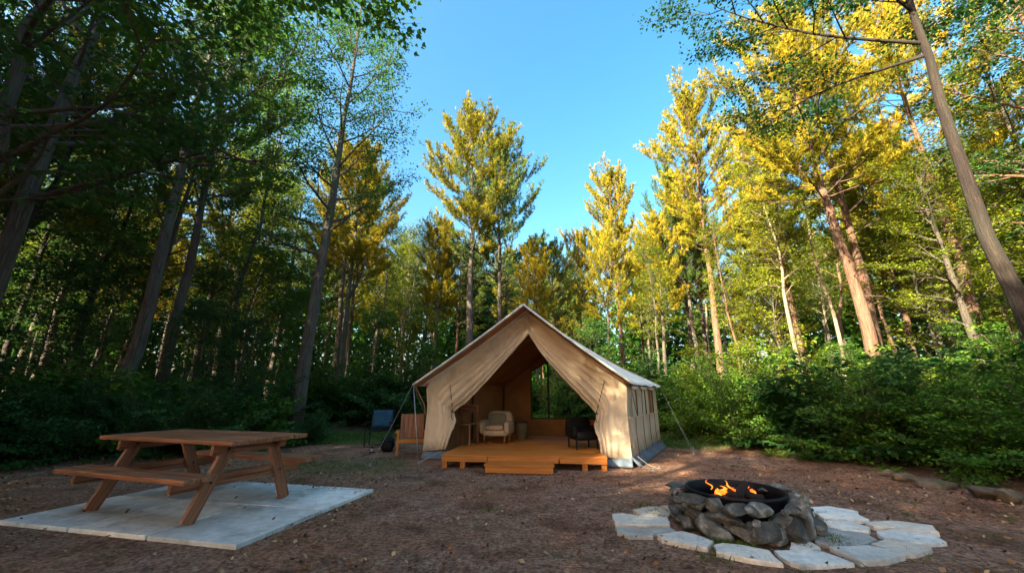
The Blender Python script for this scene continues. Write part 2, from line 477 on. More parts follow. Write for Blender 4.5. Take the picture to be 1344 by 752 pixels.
def build_ground():
    def axis(lo, hi, step, far):
        core = np.arange(lo, hi + 1e-6, step)
        out = [hi]; s = step
        while out[-1] < far:
            s *= 1.25; out.append(out[-1] + s)
        out2 = [lo]; s = step
        while out2[-1] > -far:
            s *= 1.25; out2.append(out2[-1] - s)
        return np.array(out2[:0:-1] + list(core) + out[1:])
    xs = axis(-6.5, 6.5, 0.05, 600); ys = axis(1.4, 9.5, 0.05, 600)
    X, Y = np.meshgrid(xs, ys)
    rng = np.random.default_rng(3)
    def vnoise(x, y, s, seed):
        r = np.random.default_rng(seed).random((256, 256))
        u = x * s; v = y * s
        i = np.floor(u).astype(int); j = np.floor(v).astype(int)
        fu = u - i; fv = v - j
        fu = fu * fu * (3 - 2 * fu); fv = fv * fv * (3 - 2 * fv)
        g = lambda a, b: r[a % 256, b % 256]
        return (g(i, j) * (1 - fu) + g(i + 1, j) * fu) * (1 - fv) + (g(i, j + 1) * (1 - fu) + g(i + 1, j + 1) * fu) * fv - .5
    Z = vnoise(X, Y, .35, 1) * .05 + vnoise(X, Y, 1.3, 2) * .025
    Z += vnoise(X, Y, 5, 4) * .016 + vnoise(X, Y, 12, 5) * .014
    # flat under pad, tent and pit
    for (cx, cy_, r) in ((-3.45, 4.6, 2.1), (0.6, 8.2, 2.9), (2.2, 4.1, 1.7)):
        d = np.hypot(X - cx, Y - cy_); k = np.clip((d - r) / .5, 0.25, 1.2499)
        Z = Z * (k - .2499)
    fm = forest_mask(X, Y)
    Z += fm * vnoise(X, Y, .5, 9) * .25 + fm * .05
    far = np.hypot(X, Y)
    Z += np.clip(far - 25, 0, None) * 0.01
    V = np.stack([X, Y, Z - 0.012], -1).reshape(-1, 3)
    nx = len(xs); ny = len(ys)
    I = (np.arange(ny - 1)[:, None] * nx + np.arange(nx - 1)[None, :]).ravel()
    Fq = np.stack([I, I + 1, I + nx + 1, I + nx], -1)
    me = arr_mesh('ground', V, Fq)
    me.polygons.foreach_set('use_smooth', [True] * len(me.polygons))
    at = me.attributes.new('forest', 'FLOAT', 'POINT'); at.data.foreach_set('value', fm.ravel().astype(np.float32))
    lawn = np.clip((Y - 9.9 + .8 * (X > 3.7)) / .7, 0, 1) * np.clip((14.5 - Y) / 1, 0, 1)
    lawn = np.maximum(lawn, np.clip(1 - np.hypot((X + 2.9) / 1.6, (Y - 7.2) / 1.0), 0, .45))
    at = me.attributes.new('lawn', 'FLOAT', 'POINT'); at.data.foreach_set('value', lawn.ravel().astype(np.float32))
    m, n, p = new_mat('ground_earth')
    tc = n.nodes.new('ShaderNodeTexCoord').outputs['Object']
    big = noise_tex(n, tc, 0.7, 4, 0.6); med = noise_tex(n, tc, 6, 6, 0.72); fine = noise_tex(n, tc, 30, 8, 0.8)
    c = ramp(n, med, [(0.3, (0.20, 0.11, 0.08)), (0.5, (0.38, 0.225, 0.165)), (0.72, (0.56, 0.37, 0.28))])
    c = mixc(n, ramp(n, big, [(0.40, (0, 0, 0)), (0.62, (0.65, 0.65, 0.65))]), c, (0.44, 0.20, 0.11))
    dk = noise_tex(n, tc, 1.4, 5, 0.65)
    c = mixc(n, ramp(n, dk, [(0.50, (0, 0, 0)), (0.66, (0.7, 0.7, 0.7))]), c, (0.10, 0.055, 0.038))
    c = mixc(n, 0.9, c, ramp(n, fine, [(0.38, (0.14, 0.12, 0.11)), (0.49, (0.8, 0.8, 0.8)), (0.62, (1.7, 1.6, 1.5))]), 'MULTIPLY')
    gn = noise_tex(n, tc, 1.7, 6, 0.7)
    moss = ramp(n, gn, [(0.56, (0, 0, 0)), (0.68, (0.55, 0.55, 0.55))])
    c = mixc(n, moss, c, (0.08, 0.085, 0.03))
    gcol = ramp(n, fine, [(0.35, (0.045, 0.08, 0.018)), (0.65, (0.10, 0.16, 0.035))])
    lm = mth(n, 'MULTIPLY', attr(n, 'lawn', 'Fac'), mth(n, 'ADD', gn, 0.5), True)
    c = mixc(n, lm, c, gcol)
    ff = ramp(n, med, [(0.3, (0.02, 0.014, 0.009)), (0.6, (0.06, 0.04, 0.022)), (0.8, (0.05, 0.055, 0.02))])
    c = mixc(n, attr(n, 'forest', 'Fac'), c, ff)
    n.links.new(c, p.inputs['Base Color']); p.inputs['Roughness'].default_value = 0.95
    p.inputs['Specular IOR Level'].default_value = 0.15
    bump(n, p, mth(n, 'ADD', med, mth(n, 'MULTIPLY', fine, 0.9)), 1.0, 0.05)
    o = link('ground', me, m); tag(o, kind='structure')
    return o
build_ground()

def scatter_faces(n, seed, region, size, mat, name, label_kind, tilt=0.35, shape='leaf'):
    rng = np.random.default_rng(seed)
    x, y = region(rng, n); n = len(x)
    s = size[0] + (size[1] - size[0]) * rng.random(n) ** 1.6
    th = rng.uniform(0, 2 * np.pi, n)
    d = np.stack([np.cos(th), np.sin(th), rng.normal(0, tilt, n)], -1)
    q = np.stack([-np.sin(th), np.cos(th), rng.normal(0, tilt, n)], -1)
    c = np.stack([x, y, rng.uniform(.0, .02, n) + .004], -1)
    onpad = (np.abs((x + 3.29) * .975 - (y - 4.72) * .223) < 1.36) & (np.abs((x + 3.29) * .223 + (y - 4.72) * .975) < .96)
    c[:, 2] += onpad * .021
    d = norm(d) * s[:, None]; q = norm(q) * (s * rng.uniform(.25, .45, n))[:, None]
    curl = np.zeros((n, 3)); curl[:, 2] = s * .3
    V = np.stack([c - d * .5, c + q - d * .05 + curl * .4, c + d * .5 + curl, c - q - d * .05 + curl * .4], 1).reshape(-1, 3)
    Fq = np.arange(4 * n).reshape(n, 4)
    me = arr_mesh(name, V, Fq, np.repeat(rng.random(n), 4))
    o = link(name, me, mat); tag(o, kind='stuff')
    return o

def reg_clearing(rng, n):
    y = rng.uniform(0.9, 1, n)
    y = 1.3 + 11 * rng.random(n) ** 1.6
    x = rng.uniform(-1, 1, n) * (1.2 + y * 1.35)
    fm = forest_mask(x, y)
    dens = 0.12 + 0.88 * (np.sin(x * 1.3 + 2) * np.sin(y * 1.1 + x * .4) > 0.0) * rng.random(n)
    dens = np.maximum(dens, fm)
    k = rng.random(n) < dens
    pad = ((np.abs((x + 3.45) * .95 - (y - 4.6) * .31) < 1.5) & (np.abs((x + 3.45) * .31 + (y - 4.6) * .95) < 1.0))
    pit = np.hypot(x - 2.2, (y - 4.1)) < 1.3
    tent = (y > 6.9) & (np.abs(x - .4) < 2.6)
    k &= ~(pad & (rng.random(n) > .07)) & ~(pit & (rng.random(n) > .06)) & ~tent
    return x[k], y[k]
o = scatter_faces(70000, 11, reg_clearing, (.008, .055), M['litter'], 'leaf_litter', None)
tag(o, 'brown dead leaves and wood chips littered over the earth clearing', 'leaf litter')

def reg_floor(rng, n):
    y = 3 + 13 * rng.random(n)
    x = rng.uniform(-1, 1, n) * (3 + y * 1.3)
    k = (forest_mask(x, y) > .3)
    return x[k], y[k]
o = scatter_faces(14000, 12, reg_floor, (.04, .10), M['litter'], 'forest_leaf_litter', None)
tag(o, 'fallen brown leaves under the bushes at the edge of the clearing', 'leaf litter')

def pebbles():
    rng = np.random.default_rng(8)
    n = 16000
    x, y = reg_clearing(rng, n); n = len(x)
    s = .003 + .014 * rng.random(n) ** 3
    base = np.array([[1, 0, 0], [-1, 0, 0], [0, 1, 0], [0, -1, 0], [0, 0, 1], [0, 0, -.5]], float)
    Fo = np.array([[0, 2, 4], [2, 1, 4], [1, 3, 4], [3, 0, 4], [2, 0, 5], [1, 2, 5], [3, 1, 5], [0, 3, 5]])
    th = rng.uniform(0, 6.28, n); c, s_ = np.cos(th), np.sin(th)
    B = base[None] * rng.uniform(.6, 1.3, (n, 6, 1)) * s[:, None, None]
    B = np.stack([B[..., 0] * c[:, None] - B[..., 1] * s_[:, None], B[..., 0] * s_[:, None] + B[..., 1] * c[:, None], B[..., 2] * .7], -1)
    V = (B + np.stack([x, y, s * .3 + .002], -1)[:, None]).reshape(-1, 3)
    Fq = (Fo[None] + 6 * np.arange(n)[:, None, None]).reshape(-1, 3)
    me = arr_mesh('pebbles', V, Fq)
    o = link('pebbles', me, M['boulder'])
    tag(o, 'small pebbles and grit scattered over the brown earth', 'pebbles', kind='stuff')
pebbles()

def blades(name, seed, region, n, h, mat, label, lean=.35, w=.006):
    rng = np.random.default_rng(seed)
    x, y = region(rng, n); n = len(x)
    th = rng.uniform(0, 6.28, n); hh = rng.uniform(.45, 1, n) * h
    s = np.stack([np.cos(th), np.sin(th), np.zeros(n)], -1) * (w * rng.uniform(.6, 1.4, n))[:, None]
    c = np.stack([x, y, np.zeros(n) - .01], -1)
    ln = rng.normal(0, lean, (n, 2)) * hh[:, None]
    tip = c + np.stack([ln[:, 0], ln[:, 1], hh], -1)
    V = np.stack([c - s, c + s, tip], 1).reshape(-1, 3)
    me = arr_mesh(name, V, np.arange(3 * n).reshape(n, 3), np.repeat(rng.random(n), 3))
    o = link(name, me, mat); tag(o, label, 'grass', kind='stuff')

def reg_lawn(rng, n):
    y = rng.uniform(9.2, 14.6, n); x = rng.uniform(-8, 9, n)
    k = rng.random(n) < np.clip((y - 10 + (x > 3.6) * .8) / .8, 0.0, 1)
    k &= ~((x > -.6) & (x < 3.4) & (y < 10.9))
    return x[k], y[k]
blades('lawn_grass', 21, reg_lawn, 60000, .07, M['grass'], 'short green grass strip behind the tent at the wood edge', w=.008)
def reg_tufts(rng, n):
    cx = rng.uniform(-1, 1, 90); cy_ = 1.6 + 9 * rng.random(90) ** 1.2; cx = cx * (1 + cy_ * 1.1)
    i = rng.integers(0, 90, n)
    x = cx[i] + rng.normal(0, .05, n); y = cy_[i] + rng.normal(0, .05, n)
    k = ~((np.abs((x + 3.45) * .95 - (y - 4.6) * .31) < 1.5) & (np.abs((x + 3.45) * .31 + (y - 4.6) * .95) < 1.0))
    k &= ~((y > 6.2) & (np.abs(x - .4) < 3)) & (np.hypot(x - 2.2, y - 4.1) > .75)
    return x[k], y[k]
blades('weed_tufts', 22, reg_tufts, 2600, .035, M['grass'], 'sparse small green weeds sprouting from the bare earth', .6, .004)
def reg_patch(rng, n):
    x = rng.normal(-3.0, 1.1, n); y = rng.normal(7.4, .8, n)
    k = (rng.random(n) < .8) & ~(x > -1.9)
    return x[k], y[k]
blades('grass_patch', 23, reg_patch, 5000, .03, M['grass'], 'thin patchy grass between picnic table and camp chairs', .6, .004)

# ------------------------------------------------------------------ trees
UP = Vector((0, 0, 1))
def rvec(rng): return Vector((rng.gauss(0, 1), rng.gauss(0, 1), rng.gauss(0, 1)))

def limb_pts(rng, p, d, L, n, wob, lift):
    pts = [p.copy()]; d = d.normalized()
    for i in range(n):
        d = (d + rvec(rng) * wob + UP * lift).normalized()
        p = p + d * (L / n); pts.append(p.copy())
    return pts

def at_t(pts, t):
    k = t * (len(pts) - 1); i = min(int(k), len(pts) - 2); f = k - i
    return pts[i].lerp(pts[i + 1], f), (pts[i + 1] - pts[i]).normalized()

def trunk_pts(rng, H, wob, n=14):
    pts = []; ox = oy = 0
    for i in range(n + 1):
        z = H * i / n - (0.25 if i == 0 else 0)
        pts.append(Vector((ox, oy, z)))
        ox += rng.gauss(0, wob); oy += rng.gauss(0, wob)
    return pts

def leaves_mesh(name, twigs, K, size, seed, spread=.16, tilt=.45, aspect=.62, maple=False):
    """flat sprays of leaves along twigs (list of (a,b))"""
    rng = np.random.default_rng(seed)
    A = np.array([t[0] for t in twigs]); B = np.array([t[1] for t in twigs]); n = len(A)
    cl = np.array([t[2] for t in twigs])
    A = np.repeat(A, K, 0); B = np.repeat(B, K, 0); cl = np.repeat(cl, K)
    N = n * K
    t = rng.uniform(0.05, 1.1, N)[:, None]
    d = norm(B - A)
    sd = norm(np.cross(d, np.array([0, 0, 1.0])) + rng.normal(0, .15, (N, 3)))
    side = rng.choice([-1, 1], N)[:, None]
    c = A + (B - A) * t + sd * side * rng.uniform(0.0, spread, N)[:, None] + rng.normal(0, spread * .22, (N, 3))
    up = norm(np.array([0, 0, 1.0]) + rng.normal(0, tilt, (N, 3)))
    ld = norm(d * .6 + sd * side * rng.uniform(.3, 1.2, N)[:, None] + rng.normal(0, .25, (N, 3)) - np.array([0, 0, .25]))
    q = norm(np.cross(up, ld)); up = np.cross(ld, q)
    s = (size * rng.uniform(.6, 1.25, N))[:, None]
    var = np.clip(cl * .55 + rng.random(N) * .45, 0, 1)
    if maple:
        # five-lobed leaf, two folded halves (each a 5-gon)
        prof = [(0, 0), (.12, .34), (.42, .5), (.5, .27), (1, 0)]
        def half(sg):
            return [c + ld * s * a + q * s * b * sg + up * s * (abs(b) * .25 - a * a * .12) for a, b in prof]
        V = np.stack(half(1) + half(-1), 1).reshape(-1, 3)
        Fq = np.concatenate([np.arange(5)[None] + 10 * np.arange(N)[:, None], np.arange(9, 4, -1)[None] + 10 * np.arange(N)[:, None]])
        return arr_mesh(name, V, Fq, np.repeat(var, 10))
    w = aspect * .5
    V = np.stack([c, c + ld * s * .45 + q * s * w + up * s * .1, c + ld * s - up * s * .1, c + ld * s * .45 - q * s * w + up * s * .1], 1).reshape(-1, 3)
    return arr_mesh(name, V, np.arange(4 * N).reshape(N, 4), np.repeat(var, 4))

def make_broad(seed, H=15, r0=.2, cb=.35, R=3.5, nl=26, sub=7, tw=5, K=26, size=.10, low=0.0, extra=(), maple=False, wob=.05, spread=.22, twL=.55, lift=.04):
    rng = random.Random(seed)
    m = MB(); tp = trunk_pts(rng, H, wob)
    m.tube(tp, [r0 * (1.35 if i == 0 else 1.08 if i == 1 else 1) * max(.08, (1 - .9 * (i / 14))) for i in range(15)], 10)
    limbs = []
    for i in range(nl):
        f = cb + (1 - cb) * ((i + rng.random()) / nl) ** 0.9 * .98
        u = (f - cb) / (1 - cb)
        prof = (0.55 + 1.1 * u - 1.35 * u * u) if u < .75 else 1.6 * (1.06 - u)
        L = R * max(.18, prof) * rng.uniform(.7, 1.25)
        az = i * 2.4 + rng.uniform(-.5, .5)
        el = math.radians(rng.uniform(12, 32) + 40 * u)
        limbs.append((f, az, el, L))
    for e in extra: limbs.append(e)
    twigs = []
    for (f, az, el, L) in limbs:
        p, _ = at_t(tp, min(f, .99))
        d = Vector((math.cos(az) * math.cos(el), math.sin(az) * math.cos(el), math.sin(el)))
        rr = max(.012, r0 * .36 * (1 - .75 * f)) * min(1.4, (L / R) ** .5 + .2)
        n = 7
        lp = limb_pts(rng, p, d, L, n, .09, lift * (1 if L > R * .6 else 1.5))
        m.tube(lp, [rr * (1 - .85 * k / n) for k in range(n + 1)], 6, False)
        ns = max(3, int(sub * (L / R) ** .7 + .5))
        for j in range(ns):
            t = .25 + .75 * (j + rng.random() * .8) / ns
            t = min(t, 1)
            q, dd = at_t(lp, t)
            s = dd.cross(UP).normalized() * (1 if j % 2 else -1)
            sd = (dd * .7 + s * rng.uniform(.5, 1.1) + UP * rng.uniform(-.15, .25)).normalized()
            sl = L * .42 * (1.15 - .6 * t) * rng.uniform(.7, 1.2) + .25
            sp = limb_pts(rng, q, sd, sl, 4, .12, .0)
            m.tube(sp, [rr * .4 * (1 - .8 * k / 4) for k in range(5)], 4, False)
            cv = rng.random()
            nt_ = max(2, int(tw * sl / (R * .35) + .5))
            for k in range(nt_):
                tt = .2 + .8 * (k + rng.random() * .6) / nt_
                a, ad = at_t(sp, min(1, tt))
                ss = ad.cross(UP).normalized() * (1 if k % 2 else -1)
                td = (ad * .7 + ss * rng.uniform(.3, 1.1) + UP * rng.uniform(-.25, .15)).normalized()
                b = a + td * twL * rng.uniform(.6, 1.2)
                m.tube([a, b], [.006, .002], 3, False)
                twigs.append((a, b, min(1, max(0, cv * .7 + rng.random() * .3))))
    bark = m.mesh('trunk')
    bark.polygons.foreach_set('use_smooth', [True] * len(bark.polygons))
    lv = leaves_mesh('crown', twigs, K, size, seed, spread, maple=maple)
    return bark, lv

def make_pine(seed, H=17, r0=.22, cb=.45, R=2.6, nl=64, sub=7, tufts=13, nb=8, fork=False, bl=.19, bw=.026):
    rng = random.Random(seed)
    m = MB(); tp = trunk_pts(rng, H, .05)
    m.tube(tp, [r0 * (1.3 if i == 0 else 1) * max(.1, (1 - .88 * (i / 14))) for i in range(15)], 10)
    stems = [(tp, 0)]
    if fork:
        p, _ = at_t(tp, cb * .8)
        lp = [p + Vector((.0, 0, 0)), p + Vector((.35, .15, .9)), p + Vector((.7, .3, 2.5)), p + Vector((.95, .3, 5)), Vector((p.x + 1.2, .3, H * .9))]
        m.tube(lp, [r0 * .6, r0 * .5, r0 * .42, r0 * .3, .03], 8); stems.append((lp, 1))
    P = []; D = []; C = []
    # dead stubs below crown
    for i in range(14):
        p, _ = at_t(tp, rng.uniform(cb * .45, cb)); az = rng.uniform(0, 6.28)
        lp = limb_pts(rng, p, Vector((math.cos(az), math.sin(az), rng.uniform(-.1, .5))), rng.uniform(.3, 1.5), 4, .15, 0)
        m.tube(lp, [.02, .015, .01, .006, .003], 4, False)
    for st, kind in stems:
        for i in range(nl if kind == 0 else nl // 2):
            u = ((i + rng.random()) / (nl if kind == 0 else nl // 2))
            f = cb + (1 - cb) * u * .99 if kind == 0 else .25 + .74 * u
            prof = .55 + 1.0 * u - .95 * u * u if u < .6 else .81 * max(0, (1 - ((u - .6) / .42) ** 2)) ** .55
            L = R * max(.16, prof) * rng.choice([.55, .8, 1, 1.2]) * rng.uniform(.85, 1.15)
            az = i * 2.4 + rng.uniform(-.6, .6)
            el = math.radians(rng.uniform(-2, 22) + 55 * u ** 1.5)
            p, _ = at_t(st, min(f, .99))
            d = Vector((math.cos(az) * math.cos(el), math.sin(az) * math.cos(el), math.sin(el)))
            rr = max(.012, r0 * .26 * (1 - .8 * f))
            lp = limb_pts(rng, p, d, L, 6, .08, .09)
            m.tube(lp, [rr * (1 - .85 * k / 6) for k in range(7)], 5, False)
            ns = max(3, int(sub * (L / R) ** .7 + .5))
            for j in range(ns + 1):
                t = min(1, .38 + .62 * (j + rng.random() * .7) / ns)
                q, dd = at_t(lp, t)
                s = dd.cross(UP).normalized() * (1 if j % 2 else -1)
                sd = (dd * .9 + s * rng.uniform(.35, .9) + UP * rng.uniform(.1, .55)).normalized() if j < ns else dd
                sl = (L * .3 * (1.2 - .6 * t) + .3) * rng.uniform(.7, 1.2)
                sp = limb_pts(rng, q, sd, sl, 3, .08, .14)
                m.tube(sp, [.010, .008, .005, .003], 3, False)
                cv = rng.random()
                for k in range(tufts):
                    a, ad = at_t(sp, .12 + .88 * (k + rng.random()) / tufts)
                    P.append(a + rvec(rng) * .045); D.append((ad + UP * .35 + rvec(rng) * .28).normalized())
                    C.append(cv * .6 + rng.random() * .4)
    P = np.array(P); D = np.array(D); C = np.array(C)
    nr = np.random.default_rng(seed)
    P = np.repeat(P, nb, 0); D = np.repeat(D, nb, 0); C = np.repeat(C, nb); N = len(P)
    dd = norm(D + nr.normal(0, .42, (N, 3)))
    sd = norm(np.cross(dd, nr.normal(0, 1, (N, 3))))
    L = (bl * nr.uniform(.7, 1.3, N))[:, None]
    V = np.stack([P - sd * bw * .5, P + sd * bw * .5, P + dd * L + sd * bw * .35, P + dd * L * .98 - sd * bw * .35], 1).reshape(-1, 3)
    nd = arr_mesh('crown', V, np.arange(4 * N).reshape(N, 4), np.repeat(C, 4))
    bark = m.mesh('trunk'); bark.polygons.foreach_set('use_smooth', [True] * len(bark.polygons))
    return bark, nd

def make_shrub(seed, Hh=1.9, W=1.3, stems=22, K=20, size=.075, spread=.13, tw=7):
    rng = random.Random(seed); m = MB(); twigs = []
    for i in range(stems):
        az = i * 2.4 + rng.uniform(-.4, .4); el = math.radians(rng.choice([28, 45, 60, 72, 80]) + rng.uniform(-8, 8))
        L = rng.uniform(.7, 1.1) * (Hh * math.sin(el) + W * math.cos(el))
        p = Vector((rng.uniform(-.25, .25) * W, rng.uniform(-.25, .25) * W, -.05))
        lp = limb_pts(rng, p, Vector((math.cos(az) * math.cos(el), math.sin(az) * math.cos(el), math.sin(el))), L, 8, .08, -.045)
        m.tube(lp, [.014 * (1 - .85 * k / 8) + .002 for k in range(9)], 4, False)
        cv = rng.random()
        for j in range(13):
            t = .15 + .85 * (j + rng.random() * .7) / 13
            q, dd = at_t(lp, min(1, t))
            s = dd.cross(UP).normalized() * (1 if j % 2 else -1)
            td = (dd * .55 + s * rng.uniform(.5, 1.0) + UP * rng.uniform(-.15, .3)).normalized()
            sl = rng.uniform(.25, .6) * (1.15 - .5 * t)
            sp = [q, q + td * sl * .5, q + td * sl + UP * -.04]
            m.tube(sp, [.005, .004, .002], 3, False)
            twigs.append((sp[0], sp[1], min(1, cv * .6 + rng.random() * .3)))
            twigs.append((sp[1], sp[2], min(1, cv * .6 + rng.random() * .4)))
    st = m.mesh('stems')
    lv = leaves_mesh('leaves', twigs, K, size, seed, spread, .35)
    return st, lv

def plant(name, variant, bark, leaf, loc, rz, sc, label, cat, group=None, lean=(0, 0), parts=('trunk', 'crown')):
    o = empty(name, loc, rz, label, cat, group)
    o.rotation_euler = (lean[0], lean[1], rz)
    o.scale = sc if hasattr(sc, '__len__') else (sc,) * 3
    for me0, pn, mt in ((variant[0], parts[0], bark), (variant[1], parts[1], leaf)):
        key = (me0.name, mt.name)
        if key not in MCACHE:
            me = me0 if not me0.materials else me0.copy()
            if me0.materials: me.materials.clear()
            me.materials.append(mt); MCACHE[key] = me
            if me is me0: MCACHE[key] = me
        c = bpy.data.objects.new(pn, MCACHE[key]); COL.objects.link(c); c.parent = o
    return o
MCACHE = {}

PI2 = 2 * math.pi
pineA = make_pine(101, 17, .22, .50, 3.4, nl=74, sub=10, nb=11, bl=.17, bw=.018)
pineB = make_pine(102, 16, .19, .54, 3.0, nl=58, sub=9, fork=True, nb=10, bl=.17, bw=.019)
pineC = make_pine(103, 15, .20, .48, 3.7, nl=68, sub=10, nb=10, bl=.17, bw=.019)
broadA = make_broad(201, 15, .20, .33, 3.4)
broadB = make_broad(202, 14, .16, .25, 2.8, nl=30, K=24)
broadC = make_broad(203, 16, .22, .45, 3.2, nl=22, K=26)
slimA = make_broad(204, 13, .10, .40, 1.8, nl=26, sub=5, tw=4, K=22, wob=.10)
saplA = make_broad(205, 5, .05, .12, 1.7, nl=22, sub=6, tw=4, K=20, size=.085, twL=.4, spread=.16)

def hero(name, var, bark, leaf, x, y, H, H0, rz, label, cat='tree', wid=1.0, lean=(0, 0), group=None):
    s = H / H0
    return plant(name, var, M[bark], M[leaf], (x, y, 0), rz, (s * wid, s * wid, s), label, cat, group, lean)

# left side
nearL = make_broad(301, 10.5, .17, .30, 3.0, nl=15, sub=6, tw=6, K=11, size=.105, maple=True, spread=.2,
                   extra=[(.42, -.25, .18, 3.4), (.5, .45, .35, 2.6), (.6, -.5, .4, 3.4)])
hero('broadleaf_tree', nearL, 'bark', 'leaf_dark', -7.4, 4.4, 10.5, 10.5, 0.1, 'near dark-leaved tree whose big leaves fill the top left corner')
t1 = make_broad(302, 15, .20, .30, 3.6, nl=18, sub=6, tw=5, K=13, size=.11, extra=[(.33, -.2, .2, 4.5), (.42, .5, .3, 4.2)])
hero('broadleaf_tree', t1, 'bark', 'leaf_green', -9.9, 7.0, 15, 15, 0.3, 'thick dark trunk at the left edge, first tree behind the left bushes')
t2 = make_broad(303, 16, .175, .48, 3.4, nl=24, sub=8, tw=5, K=22, size=.10, wob=.05,
                extra=[(.55, -.1, .35, 4.6), (.72, -.35, .5, 4.0), (.48, .3, .2, 3.6)])
hero('broadleaf_tree', t2, 'bark', 'leaf_green', -9.15, 9.0, 15.5, 16, 0.0, 'grey slightly crooked trunk rising from the bushes left of the picnic table')
t3 = make_broad(304, 17, .20, .36, 3.3, nl=28, sub=8, tw=5, K=21, size=.095, wob=.04, twL=.6,
                extra=[(.40, .6, .5, 3.2), (.52, -.3, .7, 3.2), (.33, 2.8, .25, 3.6)])
hero('broadleaf_tree', t3, 'bark', 'leaf_green', -6.05, 11.2, 16.5, 17, 0.0, 'tall grey trunk with lacy green crown directly behind the picnic table', lean=(0, 0.0))
# overhanging branch top, from a tree beside the camera
nearT = make_broad(305, 11, .15, .70, 2.0, nl=4, sub=7, tw=6, K=12, size=.10, maple=True,
                   extra=[(.52, .50, .16, 5.7), (.60, .70, .25, 5.0)])
hero('broadleaf_tree', nearT, 'bark', 'leaf_green', -6.3, 2.2, 11, 11, 0.0, 'tree beside the camera whose branch reaches in along the upper left edge')

# centre
hero('pine_tree', pineA, 'bark', 'pine_gold', -2.25, 20, 17.3, 17, 0.5, 'golden lit pine rising behind the left slope of the tent roof', 'pine tree', 1.1)
hero('pine_tree', pineC, 'bark', 'pine_green', -0.75, 21.5, 15.6, 15, 2.1, 'greener pine right beside the golden pine behind the tent roof', 'pine tree', .98)
# right row of pines, sunlight put into the red bark and gold needles
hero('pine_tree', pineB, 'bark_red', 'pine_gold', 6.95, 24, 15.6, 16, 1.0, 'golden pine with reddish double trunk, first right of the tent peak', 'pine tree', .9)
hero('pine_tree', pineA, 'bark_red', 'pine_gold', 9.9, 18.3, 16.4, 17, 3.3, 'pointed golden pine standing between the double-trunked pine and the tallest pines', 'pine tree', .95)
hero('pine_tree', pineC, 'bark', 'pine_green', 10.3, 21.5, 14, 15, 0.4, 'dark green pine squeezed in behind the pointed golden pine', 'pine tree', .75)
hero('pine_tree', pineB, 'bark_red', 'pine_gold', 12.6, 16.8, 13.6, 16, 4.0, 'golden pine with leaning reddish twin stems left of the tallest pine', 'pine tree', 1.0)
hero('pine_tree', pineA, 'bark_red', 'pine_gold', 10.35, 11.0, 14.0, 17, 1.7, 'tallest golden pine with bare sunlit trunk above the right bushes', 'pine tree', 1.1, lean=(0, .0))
hero('broadleaf_tree', broadC, 'bark_red', 'leaf_warm', 12.6, 13.2, 14.5, 16, .6, 'yellow-green tree with dark reddish trunk just right of the tallest pine', lean=(0, -.06))
hero('pale_trunk_tree', slimA, 'bark_pale', 'leaf_warm', 10.6, 14.0, 11.5, 13, .2, 'slender pale trunk leaning left, left one of two pale trunks by the tallest pine', lean=(0, -.06))
hero('pale_trunk_tree', slimA, 'bark_pale', 'leaf_warm', 11.4, 13.6, 11, 13, 2.9, 'slender pale crooked trunk just left of the tallest pine', lean=(0, -.04))
hero('pine_tree', pineC, 'bark_red', 'pine_gold', 15.2, 12.2, 15.5, 15, 3.0, 'golden pine behind the near leaning trunk at the upper right', 'pine tree', 1.0)
hero('broadleaf_tree', broadB, 'bark', 'leaf_warm', 14.4, 9.6, 11.5, 14, 1.0, 'bright yellow-green tree under the pines at the right', wid=1.2)
hero('broadleaf_tree', broadA, 'bark_red', 'leaf_dark', 12.2, 7.2, 12.5, 15, 2.0, 'dark green tree at the right edge behind the near trunk')
# near right trunk with the overhanging branch
nearR = make_broad(306, 13.5, .14, .62, 2.6, nl=12, sub=8, tw=6, K=24, size=.085,
                   extra=[(.60, 2.95, .22, 4.8), (.58, 2.4, .15, 3.4), (.66, 3.4, .25, 3.4)])
hero('broadleaf_tree', nearR, 'bark_brown', 'leaf_dark', 8.45, 6.0, 13.5, 13.5, 0.0, 'near reddish-brown trunk at the right edge with a branch across the top right')

SECT = [(380, 'left of the grey trunk behind the table'), (565, 'between the picnic table and the tent'),
        (765, 'behind the tent'), (960, 'between the tent and the right bushes'), (9999, 'above the right bushes')]
def px_of(x, y, z=4.0):
    th = math.radians(16); dz = z - 1.16
    c = y * math.cos(th) + dz * math.sin(th)
    return 672 + 500 * x / c if c > .1 else (-999 if x < 0 else 9999)
def max_h(px, y):
    """height that keeps the open sky where the photograph has it"""
    row = np.interp(px, [-400, 420, 520, 570, 590, 700, 760, 800, 900, 1000, 1150, 1344, 1800],
                    [-400, -200, 60, 290, 330, 335, 325, 320, 285, 265, 215, 130, 0])
    th = math.radians(16); v = -(row - 376) / 500
    dy = math.cos(th) - v * math.sin(th); dz = math.sin(th) + v * math.cos(th)
    if dy <= 0.05: return 99
    return 1.16 + dz / dy * y

